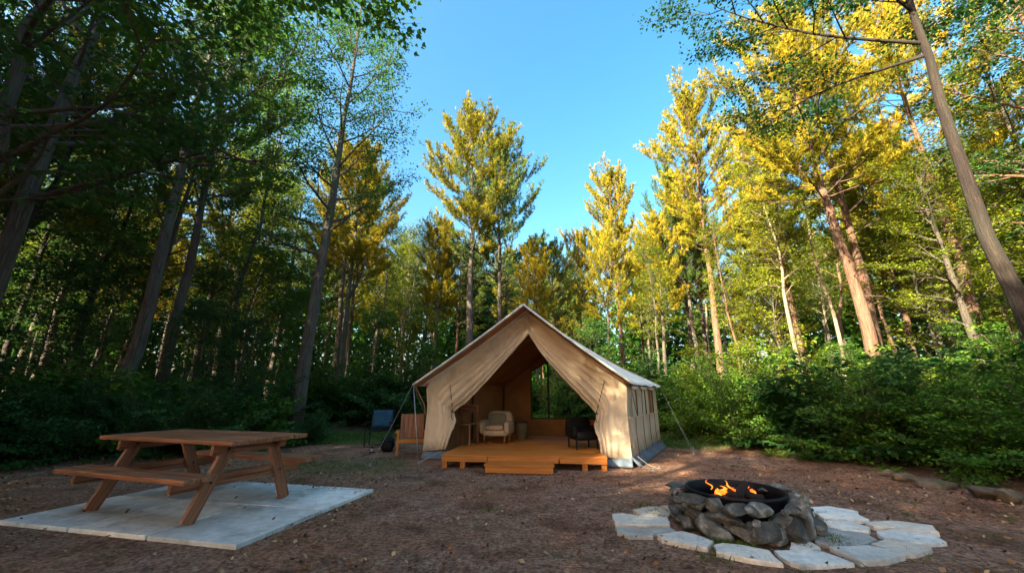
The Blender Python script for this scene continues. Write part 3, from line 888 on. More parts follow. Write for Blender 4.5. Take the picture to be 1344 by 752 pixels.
rng = random.Random(77)
placed = [(-7.4, 4.4), (-9.9, 7), (-9.15, 9), (-6.05, 11.2), (-2.25, 20), (-.75, 21.5), (6.3, 24), (9, 19), (12.2, 16.5), (10.3, 12),
          (12.6, 13.2), (10.6, 14), (11.4, 13.6), (15.2, 12.2), (13.4, 10), (12.2, 7.2), (8.45, 6), (-6.3, 2.2)]
VARS = {'pine': [(pineA, 17), (pineB, 16), (pineC, 15)], 'broad': [(broadA, 15), (broadB, 14), (broadC, 16)], 'slim': [(slimA, 13)]}
def wood_tree(x, y, kind, H, warm, sector=None, wid=1.0):
    var, H0 = rng.choice(VARS[kind]); s = H / H0
    px = px_of(x, y)
    where = sector or next(t for lim, t in SECT if px < lim)
    bark = rng.choice(['bark', 'bark_red']) if kind != 'slim' else rng.choice(['bark', 'bark_pale', 'bark_red'])
    if px < 420: bark = rng.choice(['bark', 'bark_brown'])  # darker bark deepens the shade of the left woods by colour
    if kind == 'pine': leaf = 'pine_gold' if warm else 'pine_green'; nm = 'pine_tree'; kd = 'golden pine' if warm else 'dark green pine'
    else:
        leaf = 'leaf_warm' if warm else rng.choice(['leaf_green', 'leaf_dark']) if x < 0 else 'leaf_green'
        nm = 'broadleaf_tree' if kind == 'broad' else 'slender_tree'
        kd = {'leaf_warm': 'yellow-green', 'leaf_green': 'green', 'leaf_dark': 'dark green'}[leaf] + (' broadleaf tree' if kind == 'broad' else ' thin-trunked tree')
    depth = 'far back' if y > 26 else 'in the woods'
    wdt = s * wid * rng.uniform(.85, 1.1)
    plant(nm, var, M[bark], M[leaf], (x, y, -.05), rng.uniform(0, PI2), (wdt, wdt, s), f'{kd} {depth} {where}', 'pine tree' if kind == 'pine' else 'tree',
          f'{kd}s {depth} {where}', (rng.gauss(0, .025), rng.gauss(0, .025)))

def try_place(x, y, dmin):
    if any((x - a) ** 2 + (y - b) ** 2 < dmin * dmin for a, b in placed): return False
    placed.append((x, y)); return True

n_ok = 0; tries = 0
while n_ok < 150 and tries < 6000:
    tries += 1
    y = rng.uniform(8, 48) ; x = rng.uniform(-1.45, 1.45) * y
    if y < 15.5 and not (x < left_edge(y) - 2.2 or x > right_edge(y) + 4.5): continue
    if abs(x) < 6 and y < 17: continue
    if not try_place(x, y, 1.6 + y * .045): continue
    px = px_of(x, y, 8)
    mh = max_h(px, y)
    H = min(rng.uniform(12, 17.5), mh)
    if px > 740 and y < 20: H = min(H, 11.5)
    if H < 5.5: continue
    warm = rng.random() < (.93 if px > 740 else .6 if px > 560 else .7 if 130 < px and y > 16 else .15)  # warm leaf colours paint in sunlight where the woods are lit
    k = rng.random()
    kind = 'slim' if k < .38 else 'broad' if k < (.50 if px > 560 else .70) else 'pine'
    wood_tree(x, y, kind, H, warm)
    n_ok += 1
# woods going on outside the frame, left of and behind the camera (unseen, thickened to keep the sun off the clearing)
for i in range(78):
    for _ in range(40):
        x = rng.uniform(-24, 3); y = rng.uniform(-17, 4)
        if x > -8 and y > -5.5: continue
        if try_place(x, y, 1.9): break
    else: continue
    wood_tree(x, y, rng.choice(['broad', 'broad', 'pine']), rng.uniform(11, 13), False, 'beyond the left edge of the photo', 1.15)
for i in range(26):  # tall unseen trees added to shade the left woods
    for _ in range(40):
        x = rng.uniform(-25, -14); y = rng.uniform(-1, 9.5)
        if x > -1.45 * y - 3 and y > 3: continue
        if try_place(x, y, 1.7): break
    else: continue
    wood_tree(x, y, 'broad', rng.uniform(14.5, 16), False, 'beyond the left edge of the photo', 1.15)
for i in range(10):
    for _ in range(40):
        x = rng.uniform(6, 20); y = rng.uniform(-12, 4)
        if x < 10 and y > -4: continue
        if try_place(x, y, 3): break
    else: continue
    wood_tree(x, y, rng.choice(['broad', 'pine']), rng.uniform(12, 16), False, 'beyond the right edge of the photo')

# ------------------------------------------------------------------ understory trees and shrubs
for i, (x, y, s, leaf) in enumerate([(-6.8, 9.6, .60, 'leaf_dark'), (-8.6, 10.8, .75, 'leaf_dark'), (-11.5, 9.5, .9, 'leaf_dark'), (-13, 12, 1.1, 'leaf_dark'),
        (-10.5, 13, 1.1, 'leaf_dark'), (-8, 14.5, 1.0, 'leaf_green'), (-5.5, 15.5, .9, 'leaf_green'), (-4, 16.5, .9, 'leaf_warm'), (-3.2, 14.8, .6, 'leaf_green'),
        (3.4, 15.5, .8, 'leaf_green'), (6.2, 13.2, .55, 'leaf_warm'), (8.3, 13.8, .6, 'leaf_warm'), (9.2, 10.6, .5, 'leaf_green'), (11.3, 9.4, .6, 'leaf_green'),
        (9.4, 7.6, .45, 'leaf_green'), (11, 5.5, .7, 'leaf_dark'), (14, 8.4, .8, 'leaf_green'), (13, 6.3, .8, 'leaf_green'), (-12, 6, .9, 'leaf_dark'), (-14, 9, 1.2, 'leaf_dark'),
        (15.5, 14, 1.6, 'leaf_warm'), (17, 11, 1.7, 'leaf_warm'), (0, 17, .7, 'leaf_green'), (-16, 14, 1.6, 'leaf_dark'), (-11, 17, 1.5, 'leaf_green'), (12, 17.5, 1.4, 'leaf_warm')]):
    px = px_of(x, y, 2); where = next(t for lim, t in SECT if px < lim)
    c = {'leaf_warm': 'yellow-green', 'leaf_green': 'green', 'leaf_dark': 'dark green'}[leaf]
    plant('sapling', saplA, M['bark'], M[leaf], (x, y, 0), i * 1.7, (s, s, s), f'low bushy {c} sapling {where}', 'sapling', f'{c} saplings {where}')

shA = make_shrub(401); shB = make_shrub(402, 1.6, 1.5, 24); shC = make_shrub(403, 2.1, 1.1, 20)
shD = make_shrub(404, 1.7, 1.3, 16, 9, .15, .10)
shE = make_shrub(405, 1.8, 1.2, 26, 30, .045, .11)
SH = [shA, shB, shC, shD, shE]
def shrub(x, y, s, leaf, label, group=None, v=None, sz=None):
    v = SH[rng.randrange(3)] if v is None else SH[v]
    plant('shrub', v, M['bark'], M[leaf], (x, y, 0), rng.uniform(0, PI2), (s, s, sz or s * rng.uniform(.9, 1.1)), label, 'shrub', group, parts=('stems', 'leaves'))
# left bank
lb = 'dark green shrubs in the bank behind the picnic table'
for x, y, s in [(-9.8, 5.4, .75), (-9.4, 6.6, .72), (-8.3, 7.7, .72), (-7.3, 8.2, .72), (-6.4, 8.7, .78), (-5.9, 9.6, .6), (-10.8, 7.3, .9), (-9.3, 8.2, .8), (-8.2, 9.0, .9),
                (-7.2, 9.6, .95), (-10.5, 8.8, .95), (-6.6, 10.6, .85), (-11.5, 6.0, .9), (-9.0, 10, 1.0), (-7.8, 11, 1.0), (-10.9, 10.6, 1.1), (-12.6, 8, 1.1), (-10.3, 4.0, .8), (-11.8, 4.6, .9)]:
    k = rng.random()
    if k < .3: shrub(x, y, s, 'shrub', 'large-leaved lighter green shrub in the bank behind the picnic table', 'large-leaved shrubs behind the picnic table', 3)
    elif k < .5: shrub(x, y, s, 'shrub_dark', 'fine-leaved dark shrub in the bank behind the picnic table', 'fine-leaved shrubs behind the picnic table', 4)
    else: shrub(x, y, s, 'shrub_dark', 'dark green shrub in the leafy bank behind the picnic table', lb)
shrub(-5.05, 10.2, .42, 'shrub_dark', 'small low bush at the foot of the tall trunk behind the picnic table')
# right bank
rb = 'green shrubs in the bank behind the fire pit'
for x, y, s in [(6.0, 8.2, .95), (6.3, 7.2, .8), (6.9, 6.4, .8), (7.3, 5.4, .78), (7.9, 4.6, .75), (7.2, 8.0, 1.0), (7.8, 7.0, .95), (8.4, 6.2, .9), (8.9, 5.3, .9), (9.2, 7.2, 1.05),
                (8.4, 8.3, 1.05), (7.3, 9.3, 1.05), (9.9, 6.0, 1.0), (8.8, 4.2, .8), (9.6, 8.6, 1.1), (10.3, 7.2, 1.1), (8.6, 9.8, 1.1)]:
    k = rng.random()
    if k < .22: shrub(x, y, s, 'shrub_dark', 'large-leaved dark shrub in the bank behind the fire pit', 'large-leaved shrubs behind the fire pit', 3)
    elif k < .36 or (x < 6.4 and k < .6): shrub(x, y, s, 'shrub_warm', 'fine-leaved yellowish shrub in the bank behind the fire pit', 'fine-leaved shrubs behind the fire pit', 4)  # yellow leaves nearest the tent stand in for sun on the bank
    else: shrub(x, y, s, 'shrub', 'green leafy shrub in the bank behind the fire pit', rb)
for x, y, s, lf, lab in [(5.5, 9.4, .95, 'shrub', 'tall green shrub at the left end of the bank behind the fire pit'),
                         (5.6, 12.2, .9, 'shrub_warm', 'bright yellow-green shrub on the grass right of the tent'),
                         (6.2, 10.5, 1.1, 'shrub_warm', 'large sunny yellow-green shrub next to the bank behind the fire pit'),
                         (4.3, 13.6, .9, 'shrub', 'green shrub at the back of the grass beside the tent rope')]:
    shrub(x, y, s, lf, lab)
bb = 'dark shrubs along the back of the grass'
for i in range(34):
    x = -9.5 + 20 * (i + rng.random()) / 34; y = rng.uniform(14.2, 17.5)
    shrub(x, y, rng.uniform(.8, 1.25), 'shrub_dark' if rng.random() < .6 else 'shrub', 'shrub along the back of the grass strip', bb)

def make_fern(seed, n=11, L=.55):
    rg_ = random.Random(seed); V = []; F = []; vr = []
    for i in range(n):
        az = i * PI2 / n + rg_.uniform(-.25, .25); el = rg_.uniform(.6, 1.15); l = L * rg_.uniform(.75, 1.1)
        lp = limb_pts(rg_, Vector((0, 0, 0)), Vector((math.cos(az) * math.cos(el), math.sin(az) * math.cos(el), math.sin(el))), l, 12, .03, -.11)
        cv = rg_.random() * .6
        for k in range(1, 24):
            t = k / 24; q, dd = at_t(lp, t); s = dd.cross(UP).normalized()
            pl = .13 * math.sin(math.pi * min(1, t * .9 + .12)) * l / .55
            for sg in (-1, 1):
                b = len(V); tip = q + s * sg * pl + dd * pl * .35 - UP * pl * .15
                V += [q - dd * .008, (q + tip) / 2 - dd * .012, tip, (q + tip) / 2 + dd * .012]
                F.append((b, b + 1, b + 2, b + 3)); vr += [min(1, cv + rg_.random() * .3)] * 4
        m_ = len(V)
    me = arr_mesh('fronds', np.array([tuple(v) for v in V]), np.array(F), np.array(vr))
    cr = MB(); cr.tube([(0, 0, -.03), (0, 0, .05)], [.03, .015], 6)
    return cr.mesh('crown_base'), me
fernA = make_fern(61); fernB = make_fern(62, 9, .7)
for i in range(26):
    if i % 2: y = rng.uniform(4.2, 9.5); x = float(left_edge(y)) - rng.uniform(-.25, .35); w_ = 'beneath the shrubs behind the picnic table'
    else: y = rng.uniform(4.0, 10.5); x = float(right_edge(y)) + rng.uniform(-.25, .35); w_ = 'beneath the shrubs behind the fire pit'
    s = rng.uniform(.32, .55)
    plant('fern', fernA if rng.random() < .5 else fernB, M['bark'], M['shrub'], (x, y, 0), rng.uniform(0, PI2), (s, s, s), 'small green fern at the edge ' + w_, 'fern', 'ferns ' + w_, parts=('stem', 'fronds'))

# far wood: one mass seen as a leafy wall beyond the separate trees
def far_wood():
    nr = np.random.default_rng(55); N = 110000
    ang = nr.uniform(-1.25, 1.25, N); d = nr.uniform(46, 62, N)
    ci = nr.integers(0, 260, N)
    ca = nr.uniform(-1.25, 1.25, 260); cd = nr.uniform(46, 62, 260)
    x = np.sin(ca) * cd; y = np.cos(ca) * cd
    px = np.array([px_of(a, b, 8) for a, b in zip(x, y)])
    hm = np.array([min(nr.uniform(11, 17), max_h(p, b) * .95) for p, b in zip(px, y)])
    hm = np.maximum(hm, 7)
    u = nr.random(N) ** 1.25
    rr = 2.8 * (1.02 - u) ** .5 * np.sqrt(nr.random(N))
    th = nr.uniform(0, 6.28, N)
    c = np.stack([x[ci] + rr * np.cos(th), y[ci] + rr * np.sin(th), .4 + hm[ci] * u], -1)
    ld = norm(nr.normal(0, 1, (N, 3))); q = norm(np.cross(ld, nr.normal(0, 1, (N, 3))))
    s = nr.uniform(.35, .9, N)[:, None]
    V = np.stack([c, c + ld * s * .5 + q * s * .35, c + ld * s, c + ld * s * .5 - q * s * .35], 1).reshape(-1, 3)
    me = arr_mesh('far_wood', V, np.arange(4 * N).reshape(N, 4), np.repeat(nr.random(N), 4))
    o = link('far_wood', me, M['leaf_green'])
    tag(o, 'distant mass of green forest closing the view behind all trees', 'forest', kind='stuff')
far_wood()

# ------------------------------------------------------------------ tent
FL = Vector((-1.72, 8.12, 0)); W = 3.9; DD = 3.0
U = Vector((.966, -.259, 0)); V_ = Vector((.494, .869, 0)); N_ = Vector((-.259, -.966, 0))   # N_: outward normal of the front
AR = 2.12; ZR = 2.80; ZE = 1.42
TO = FL + U * (W / 2) + V_ * (DD / 2)
def T(a, d, z, out=0.0):
    """tent coordinates: a across the front, d depth, z up, out towards the viewer from the front wall"""
    return FL + U * a + V_ * d + N_ * out + Vector((0, 0, z)) - TO
tent = empty('wall_tent', TO, 0, 'tan canvas wall tent with pale roof and open front flaps on a wooden deck', 'tent')

def ridge(d):
    """the ridge line turns and sinks a little towards the back"""
    k = max(0, d)
    return AR - .13 * k, ZR + .05 - .045 * k
def roof_pt(side, s, d, fo, dz=0.0, inset=0.0):
    ra, rz = ridge(d)
    e = -.12 + inset if side == 0 else W + .10 - inset
    return T(ra + (e - ra) * s, d, rz + (ZE - .04 - rz) * s + dz, fo)
NS = 22; ND = 26
for side in (0, 1):
    rows = []
    for i in range(NS + 1):
        s = i / NS
        r = []
        for j in range(ND + 1):
            t = j / ND; d = t * (DD + .15)
            fo = .42 * (1 - min(1, t * 8)) if t < .125 else 0
            sag = -.035 * math.sin(math.pi * s) * (1 + .4 * math.sin(t * 9)) + .012 * math.sin(t * 23 + s * 4) * s
            sag += -.02 * s * math.sin(t * math.pi * 3) ** 2
            r.append(roof_pt(side, s, d, fo, sag))
        rows.append(r)
    grid_mb(rows if side else rows[::-1]).build('roof_slope', M['canvas_roof'], tent, True, solid=.018)
    # rolled hem along the front edge
    hem = [r[0] for r in rows]
    MB().tube(hem, .021, 8).build('roof_hem', M['canvas_roof'], tent, True)
    eave = rows[-1]
    MB().tube(eave, .016, 6).build('eave_hem', M['canvas_roof'], tent, True)
    # sheet under roof and overhang, its brown colour stands in for shade
    lin = []
    for i in range(NS + 1):
        s = i / NS
        lin.append([roof_pt(side, s, d, fo, -.032 - .035 * math.sin(math.pi * s), .02) for d, fo in ((0, .41), (0, .2), (0, 0), (1.0, 0), (2.0, 0), (DD, 0))])
    grid_mb(lin).build('roof_shade_lining', M['canvas_in'], tent, True)
MB().tube([T(AR, 0, ZR + .045, .42), T(AR, 0, ZR + .05, 0), T(ridge(1.5)[0], 1.5, ridge(1.5)[1] - .012), T(ridge(DD + .15)[0], DD + .15, ridge(DD + .15)[1])], .022, 8).build('ridge_seam', M['canvas_roof'], tent, True)

def catmull(P, t):
    n = len(P) - 1; k = min(int(t * n), n - 1); f = t * n - k
    g = lambda i: Vector(P[max(0, min(n, i))])
    p0, p1, p2, p3 = g(k - 1), g(k), g(k + 1), g(k + 2)
    return .5 * ((2 * p1) + (p2 - p0) * f + (2 * p0 - 5 * p1 + 4 * p2 - p3) * f * f + (3 * p1 - p0 - 3 * p2 + p3) * f ** 3)

def front_flap(left):
    # outer boundary follows gable edge then the tent corner; inner boundary is the open edge through the tie
    zt = ZR - .02
    if left:
        outer = [(AR, zt), (AR * .62, zt - (zt - ZE) * .38), (AR * .30, zt - (zt - ZE) * .70), (0.02, ZE), (0.0, .95), (-.02, .5), (-.04, .10)]
        inner = [(AR + .02, 2.36), (1.72, 1.93), (1.30, 1.49), (.88, 1.08), (.60, .86), (.64, .66), (.56, .42), (.46, .17)]
        tie_t = 4 / 7
    else:
        B = W - AR
        outer = [(AR, zt), (AR + B * .38, zt - (zt - ZE) * .38), (AR + B * .70, zt - (zt - ZE) * .70), (W - .02, ZE), (W, .95), (W + .01, .5), (W + .02, .10)]
        inner = [(AR + .02, 2.36), (2.40, 1.95), (2.74, 1.55), (3.10, 1.16), (3.36, .86), (3.33, .62), (3.40, .40), (3.42, .13)]
        tie_t = 4 / 7
    nt, ns = 70, 44
    rows = []
    outer = [(a, z, 0) for a, z in outer]; inner = [(a, z, 0) for a, z in inner]
    for i in range(nt + 1):
        t = i / nt
        o = catmull(outer, t); q = catmull(inner, t)
        r = []
        for j in range(ns + 1):
            s = j / ns
            p = o.lerp(q, s)
            near = math.exp(-((t - tie_t) / .28) ** 2)
            amp = (.010 + .07 * s ** 1.5 * near + .020 * s) * min(1, t * 4) * (1 if t < tie_t else .5 * s)
            # folds run down the flap and crowd together towards the open edge
            ph = 2 * math.pi * (1.0 * s + 3.6 * s * s) + 1.6 * math.sin(t * 4) + 1.5 * noise.noise(Vector((s * 2, t * 3, 5)))
            off = amp * math.sin(ph) + .010 * math.sin(9 * s + 14 * t) * s + .012 * noise.noise(Vector((s * 3, t * 5, 3 if left else 9)))
            if t > tie_t: off += .05 * math.sin((t - tie_t) * 7) * s
            pull = .030 * near * s * math.sin(ph * .5)
            r.append(T(p.x, 0, p.y + pull * .4, .012 + max(-.03, off) + .03 * s))
        rows.append(r)
    f = grid_mb(rows if not left else [r[::-1] for r in rows]).build('front_flap', M['canvas'], tent, True, solid=.006)
    # rolled edge of the flap
    ed = [r[-1] + N_ * .012 for r in rows]
    MB().tube(ed, [.016 + .008 * math.sin(k * .55) ** 2 for k in range(len(ed))], 7).build('flap_edge', M['canvas'], tent, True)
    # tie strap from the eave seam to the gathered edge
    it = catmull(inner, tie_t)
    c = (.50, 1.38) if left else (W - .36, 1.42)
    MB().tube([T(c[0], 0, c[1], .06), T((c[0] + it.x) / 2 + (.0), 0, (c[1] + it.y) / 2, .075), T(it.x, 0, it.y, .10)], .008, 6).build('tie_strap', M['rope_dark'], tent, True)
    MB().tube([T(it.x - .05, 0, it.y + .01, .06), T(it.x, 0, it.y, .115), T(it.x + .05, 0, it.y - .01, .05)], .011, 6).tube(
        [T(it.x, 0, it.y, .11), T(it.x - .015, 0, it.y - .08, .12), T(it.x + .01, 0, it.y - .16, .10)], .007, 5).build('tie_cord', M['rope_dark'], tent, True)
front_flap(True); front_flap(False)
MB().tube([T(AR, 0, ZR - .02, .045), T(AR + .02, 0, 2.36, .06)], .007, 5).build('seam', M['canvas'], tent)

def wall_patch(p00, p10, p11, p01, nu, nv, bulge, nrm, seed):
    rows = []
    for i in range(nv + 1):
        v = i / nv; r = []
        for j in range(nu + 1):
            u = j / nu
            p = p00.lerp(p10, u).lerp(p01.lerp(p11, u), v)
            b = bulge * (math.sin(u * 14 + seed) * .5 + noise.noise(Vector((u * 4, v * 3, seed)))) * math.sin(math.pi * min(1, max(0, v)) * .9 + .15)
            r.append(p + nrm * b)
        rows.append(r)
    return grid_mb(rows)
SN = Vector((.869, -.494, 0))
# right side wall: lower half, piers between window openings, top band
wall_patch(T(W + .02, 0, .10), T(W, DD, .10), T(W, DD, .78), T(W, 0, .78), 40, 14, .02, SN, 1).build('side_wall', M['canvas'], tent, True)
wall_patch(T(W, 0, .784), T(W, .30, .784), T(W, .30, 1.42), T(W, 0, 1.42), 8, 8, .01, SN, 2).build('side_wall', M['canvas'], tent, True)
for k, (d0, d1) in enumerate(((.85, 1.15), (1.72, 2.0), (2.58, DD))):
    wall_patch(T(W, d0, .784), T(W, d1, .784), T(W, d1, 1.42), T(W, d0, 1.42), 8, 8, .008, SN, 3 + k).build('side_wall', M['canvas'], tent, True)
for k, (d0, d1) in enumerate(((.30, .85), (1.15, 1.72), (2.0, 2.58))):
    w = grid_mb([[T(W - .02, d0, .784), T(W - .02, d1, .784)], [T(W - .02, d0, 1.36), T(W - .02, d1, 1.36)]]).build('side_window', M['canvas' if k != 2 else 'canvas_in'], tent)
    # rolled canvas flap on top, black straps, and seam
    MB().tube([T(W, d0, 1.33) + SN * .03, T(W, (d0 + d1) / 2, 1.31) + SN * .035, T(W, d1, 1.33) + SN * .03], .035, 8).build('rolled_flap', M['canvas_roof'], tent, True)
for (d0, z0, d1, z1) in ((.32, 1.36, .20, .80), (.20, 1.40, .62, .82), (1.2, 1.36, 1.15, .80), (2.02, 1.36, 2.0, .8)):
    MB().beam(T(W, d0, z0) + SN * .035, T(W, d1, z1) + SN * .03, .028, .006, SN).build('window_strap', M['rope_dark'], tent)
MB().tube([T(W, .0, .785) + SN * .022, T(W, 1.5, .79) + SN * .026, T(W, DD, .785) + SN * .02], .009, 5).build('wall_seam', M['canvas'], tent)
for d in (.5, 1.15, 1.8, 2.4):
    MB().tube([T(W, d, .78) + SN * .03, T(W, d - .06, .45) + SN * .035, T(W, d + .02, .12) + SN * .04], .005, 4).build('wall_cord', M['rope_dark'], tent)
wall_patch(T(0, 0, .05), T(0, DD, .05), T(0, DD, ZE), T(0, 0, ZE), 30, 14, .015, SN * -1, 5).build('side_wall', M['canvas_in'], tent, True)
# floor skirt, right side, front right and left bits
def skirt(p, q, nrm, h0=.17):
    rows = []
    for i in range(5):
        v = i / 4
        rows.append([(p.lerp(q, u / 20)) + Vector((0, 0, h0 * (1 - v) + .005)) + nrm * (.14 * v ** 1.4 + .012 * math.sin(u * 1.3) * v) for u in range(21)])
    grid_mb(rows).build('floor_skirt', M['skirt'], tent, True, solid=.004)
skirt(T(W, -.02, 0), T(W, DD, 0), SN)
skirt(T(3.2, 0, 0), T(W + .02, 0, 0), N_)
skirt(T(-.02, 0, 0), T(.55, 0, 0), N_, .12)
# back wall around the window opening
WA0, WA1, WB, WT0, WT1, WM = .78, 2.42, .60, 2.04, 1.80, 1.24
AB, ZB = ridge(DD)[0], ridge(DD)[1] - .02
def bz(a): return (ZE + (ZB - ZE) * (a / AB)) if a < AB else (ZE + (ZB - ZE) * (W - a) / (W - AB))
def quad_build(pts, name, mat, **k):
    m = MB(); m.add(pts, [tuple(range(len(pts)))]); return m.build(name, mat, tent, **k)
B = lambda a, z: T(a, DD, z)
bw = MB()
for pts in ([(0, .05), (WA0, .05), (WA0, WT0 - .25), (WA0, bz(WA0)), (0, ZE)],
            [(WA0, .05), (WA1, .05), (WA1, WB), (WA0, WB)],
            [(WA1, .05), (W, .05), (W, ZE), (WA1, bz(WA1))],
            [(WA0, WT0 - .25), (WM, WT0), (WA1, WT1), (WA1, bz(WA1)), (AB, ZB), (WA0, bz(WA0))]):
    bw.add([B(a, z) for a, z in pts], [tuple(range(len(pts)))])
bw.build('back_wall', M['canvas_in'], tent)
wf = empty('window', (0, 0, 0)); wf.parent = tent
wpts = [(WA0, WB), (WA1, WB), (WA1, WT1), (WM, WT0), (WA0, WT0 - .25)]
fr = MB()
for i in range(5):
    a = wpts[i]; b = wpts[(i + 1) % 5]
    fr.beam(B(*a) + N_ * .01, B(*b) + N_ * .01, .035, .02, N_)
fr.beam(B(WM, WB) + N_ * .014, B(WM, WT0) + N_ * .014, .05, .02, N_)
fr.build('window_frame', M['rope_dark'], wf)
m = MB(); m.add([B(a, z) for a, z in wpts], [tuple(range(5))]); m.build('window_pane', M['pane'], wf)
MB().tube([B(WM + .01, 1.0) + N_ * .03, B(WM + .02, .8) + N_ * .04, B(WM + .06, .72) + N_ * .04], .014, 5).build('window_cord', M['rope_dark'], wf)
# inner poles and seams
for a, d in ((.06, DD - .08), (.06, 1.5), (W - .08, DD - .08)):
    MB().tube([T(a, d, .2), T(a, d, ZE - .02)], .018, 8).build('frame_pole', M['rope_dark'], tent, True)
MB().tube([T(.02, DD - .03, ZE), T(AB, DD - .03, ZB - .05), T(W - .02, DD - .03, ZE)], .018, 8).build('frame_pole', M['canvas_in'], tent, True)
MB().tube([T(.03, 1.5, ZE), T(ridge(1.5)[0], 1.5, ridge(1.5)[1] - .09), T(W - .03, 1.5, ZE)], .016, 8).build('frame_pole', M['canvas_in'], tent, True)
# corner pole, ropes and stakes
eLc = T(-.12, 0, ZE - .03, .42); eRf = T(W + .10, 0, ZE - .03, .38); eRb = T(W + .10, DD + .1, ZE - .03)
gl = lambda x, y, z=0.0: Vector((x, y, z)) - TO
MB().tube([eLc + Vector((0, 0, .02)), gl(-1.66, 7.36, .0)], .008, 8).build('corner_pole', M['steel'], tent, True)
for a, b in ((eLc, gl(-2.45, 7.15)), (eLc, T(0, 0, .75, .02)), (eRb, gl(3.75, 8.5)), (eRb, gl(4.1, 9.3)), (T(W + .02, 0, .16, .12), gl(2.25, 6.65)), (T(W, .05, .16) + SN * .1, gl(2.42, 6.85)), (T(W, 1.6, .1) + SN * .12, T(W, 1.6, 0) + SN * .45), (eRf, T(W + .03, .1, .2))):
    a = Vector(a); b = Vector(b); mid = (a + b) / 2 + Vector((0, 0, -.03))
    MB().tube([a, mid, b], .0035, 5).build('guy_rope', M['rope'], tent)
MB().tube([eLc + Vector((.02, 0, 0)), T(-.02, 0, 1.0, .12), T(-.01, 0, .8, .03)], .014, 6).build('guy_strap', M['canvas_in'], tent)
for x, y in ((-2.45, 7.15), (-1.66, 7.36), (3.75, 8.5), (4.1, 9.3), (2.25, 6.65), (2.42, 6.85)):
    MB().tube([gl(x, y, .05), gl(x + .02, y + .01, -.08)], .010, 6).boxat(x - TO.x, y - TO.y, .012, .06, .03, .012, .4).build('tent_stake', M['rope'], tent)
MB().tube([gl(-1.66, 7.36, .02), gl(-1.5, 7.6, .09), gl(-1.35, 7.85, .15)], .012, 6).build('guy_strap', M['rope'], tent)

# ------------------------------------------------------------------ deck
PA = Vector((-1.20, 7.02, 0)); pu = Vector((.992, -.120, 0)); 
deck = empty('tent_deck', PA, math.atan2(pu.y, pu.x), 'low orange-stained wooden deck under the tent opening', 'deck')
PW = 2.76; ZT = .20
b = MB(); nb = 9
# boards run across the front; the back ones carry on under the tent floor
y = 0.0; i = 0
while y < 3.4:
    x0 = 0.0 if y < 1.3 else 0.0 + (y - 1.3) * .40
    x1 = PW if y < .9 else PW + (y - .9) * .5
    b.boxat((x0 + x1) / 2, y + .068, ZT - .0125, x1 - x0 + b.rng.uniform(-.02, .02), .124, .025); y += .136; i += 1
b.build('deck_boards', M['deck_wood'], deck, bevel=.003)
for (x0, x1) in ((0, .79), (.80, 1.98), (1.99, PW)):
    MB().boxat((x0 + x1) / 2, .016, ZT - .065, x1 - x0 - .004, .03, .078).build('fascia_board', M['deck_wood'], deck, bevel=.003)
MB().boxat(.016, 1.2, ZT - .065, .03, 2.3, .078).build('fascia_board', M['deck_wood'], deck, bevel=.003)
MB().boxat(PW - .016, .5, ZT - .065, .03, .9, .078).build('fascia_board', M['deck_wood'], deck, bevel=.003)
for x in (.05, .36, 2.40, PW - .05):
    MB().boxat(x, .075, .045, .085, .085, .17).build('deck_leg', M['deck_wood'], deck, bevel=.003)
for x in (.05, 1.0, 2.0, PW - .05):
    MB().boxat(x, 1.1, .04, .085, .085, .17).build('deck_leg', M['deck_wood'], deck, bevel=.003)
sp = PA + pu * 1.36 + Vector((-.12, -.992, 0)) * .20
step = empty('wooden_step', sp, math.atan2(pu.y, pu.x) + .02, 'orange wooden box step in front of the tent deck', 'step')
b = MB(); b.boxat(0, -.105, .112, 1.10, .165, .024); b.boxat(0, .07, .112, 1.10, .165, .024); b.build('step_tread', M['deck_wood'], step, bevel=.003)
MB().boxat(0, -.165, .049, 1.06, .026, .098).build('step_riser', M['deck_wood'], step, bevel=.003)
for x in (-.52, .52):
    MB().boxat(x, -.01, .049, .026, .28, .098).build('step_side', M['deck_wood'], step, bevel=.003)

# ------------------------------------------------------------------ furniture in the tent
def puff(m, cx, cy_, cz, sx, sy, sz, seed=0, n=10, Mx=None, pw=.35):
    """rounded cushion: a superellipsoid with small wrinkles"""
    V = []; F = []
    Mx = Mx or Matrix()
    nu, nv = 28, 14
    sg = lambda c, e: math.copysign(abs(c) ** e, c)
    for i in range(nv + 1):
        ph = -math.pi / 2 + math.pi * i / nv
        for j in range(nu):
            th = 2 * math.pi * j / nu
            p = Vector((sg(math.cos(ph), pw) * sg(math.cos(th), pw) * sx / 2, sg(math.cos(ph), pw) * sg(math.sin(th), pw) * sy / 2, sg(math.sin(ph), pw * 1.8) * sz / 2))
            p *= 1 + .05 * noise.noise(p * 9 + Vector((seed, 0, 0)))
            V.append(Mx @ (p + Vector((cx, cy_, cz))))
    for i in range(nv):
        for j in range(nu):
            F.append((i * nu + j, i * nu + (j + 1) % nu, (i + 1) * nu + (j + 1) % nu, (i + 1) * nu + j))
    m.add(V, F); return m

arm = empty('armchair', (-.32, 8.78, ZT), -.25, 'cream upholstered armchair with olive pillow inside the tent', 'armchair')
arm.scale = (.94, .94, .86)
puff(MB(), 0, 0, .24, .62, .58, .16, 1).build('seat_base', M['cushion'], arm, True)
puff(MB(), 0, -.06, .36, .44, .50, .14, 2).build('seat_cushion', M['cushion'], arm, True)
puff(MB(), 0, .26, .48, .60, .16, .52, 3).build('backrest', M['cushion'], arm, True)
for s in (-1, 1):
    puff(MB(), s * .29, -.02, .36, .12, .56, .30, 4 + s).build('armrest', M['cushion'], arm, True)
puff(MB(), -.05, .10, .56, .44, .16, .30, 7, Mx=Matrix.Rotation(-.2, 4, 'X')).build('pillow', M['pillow'], arm, True)
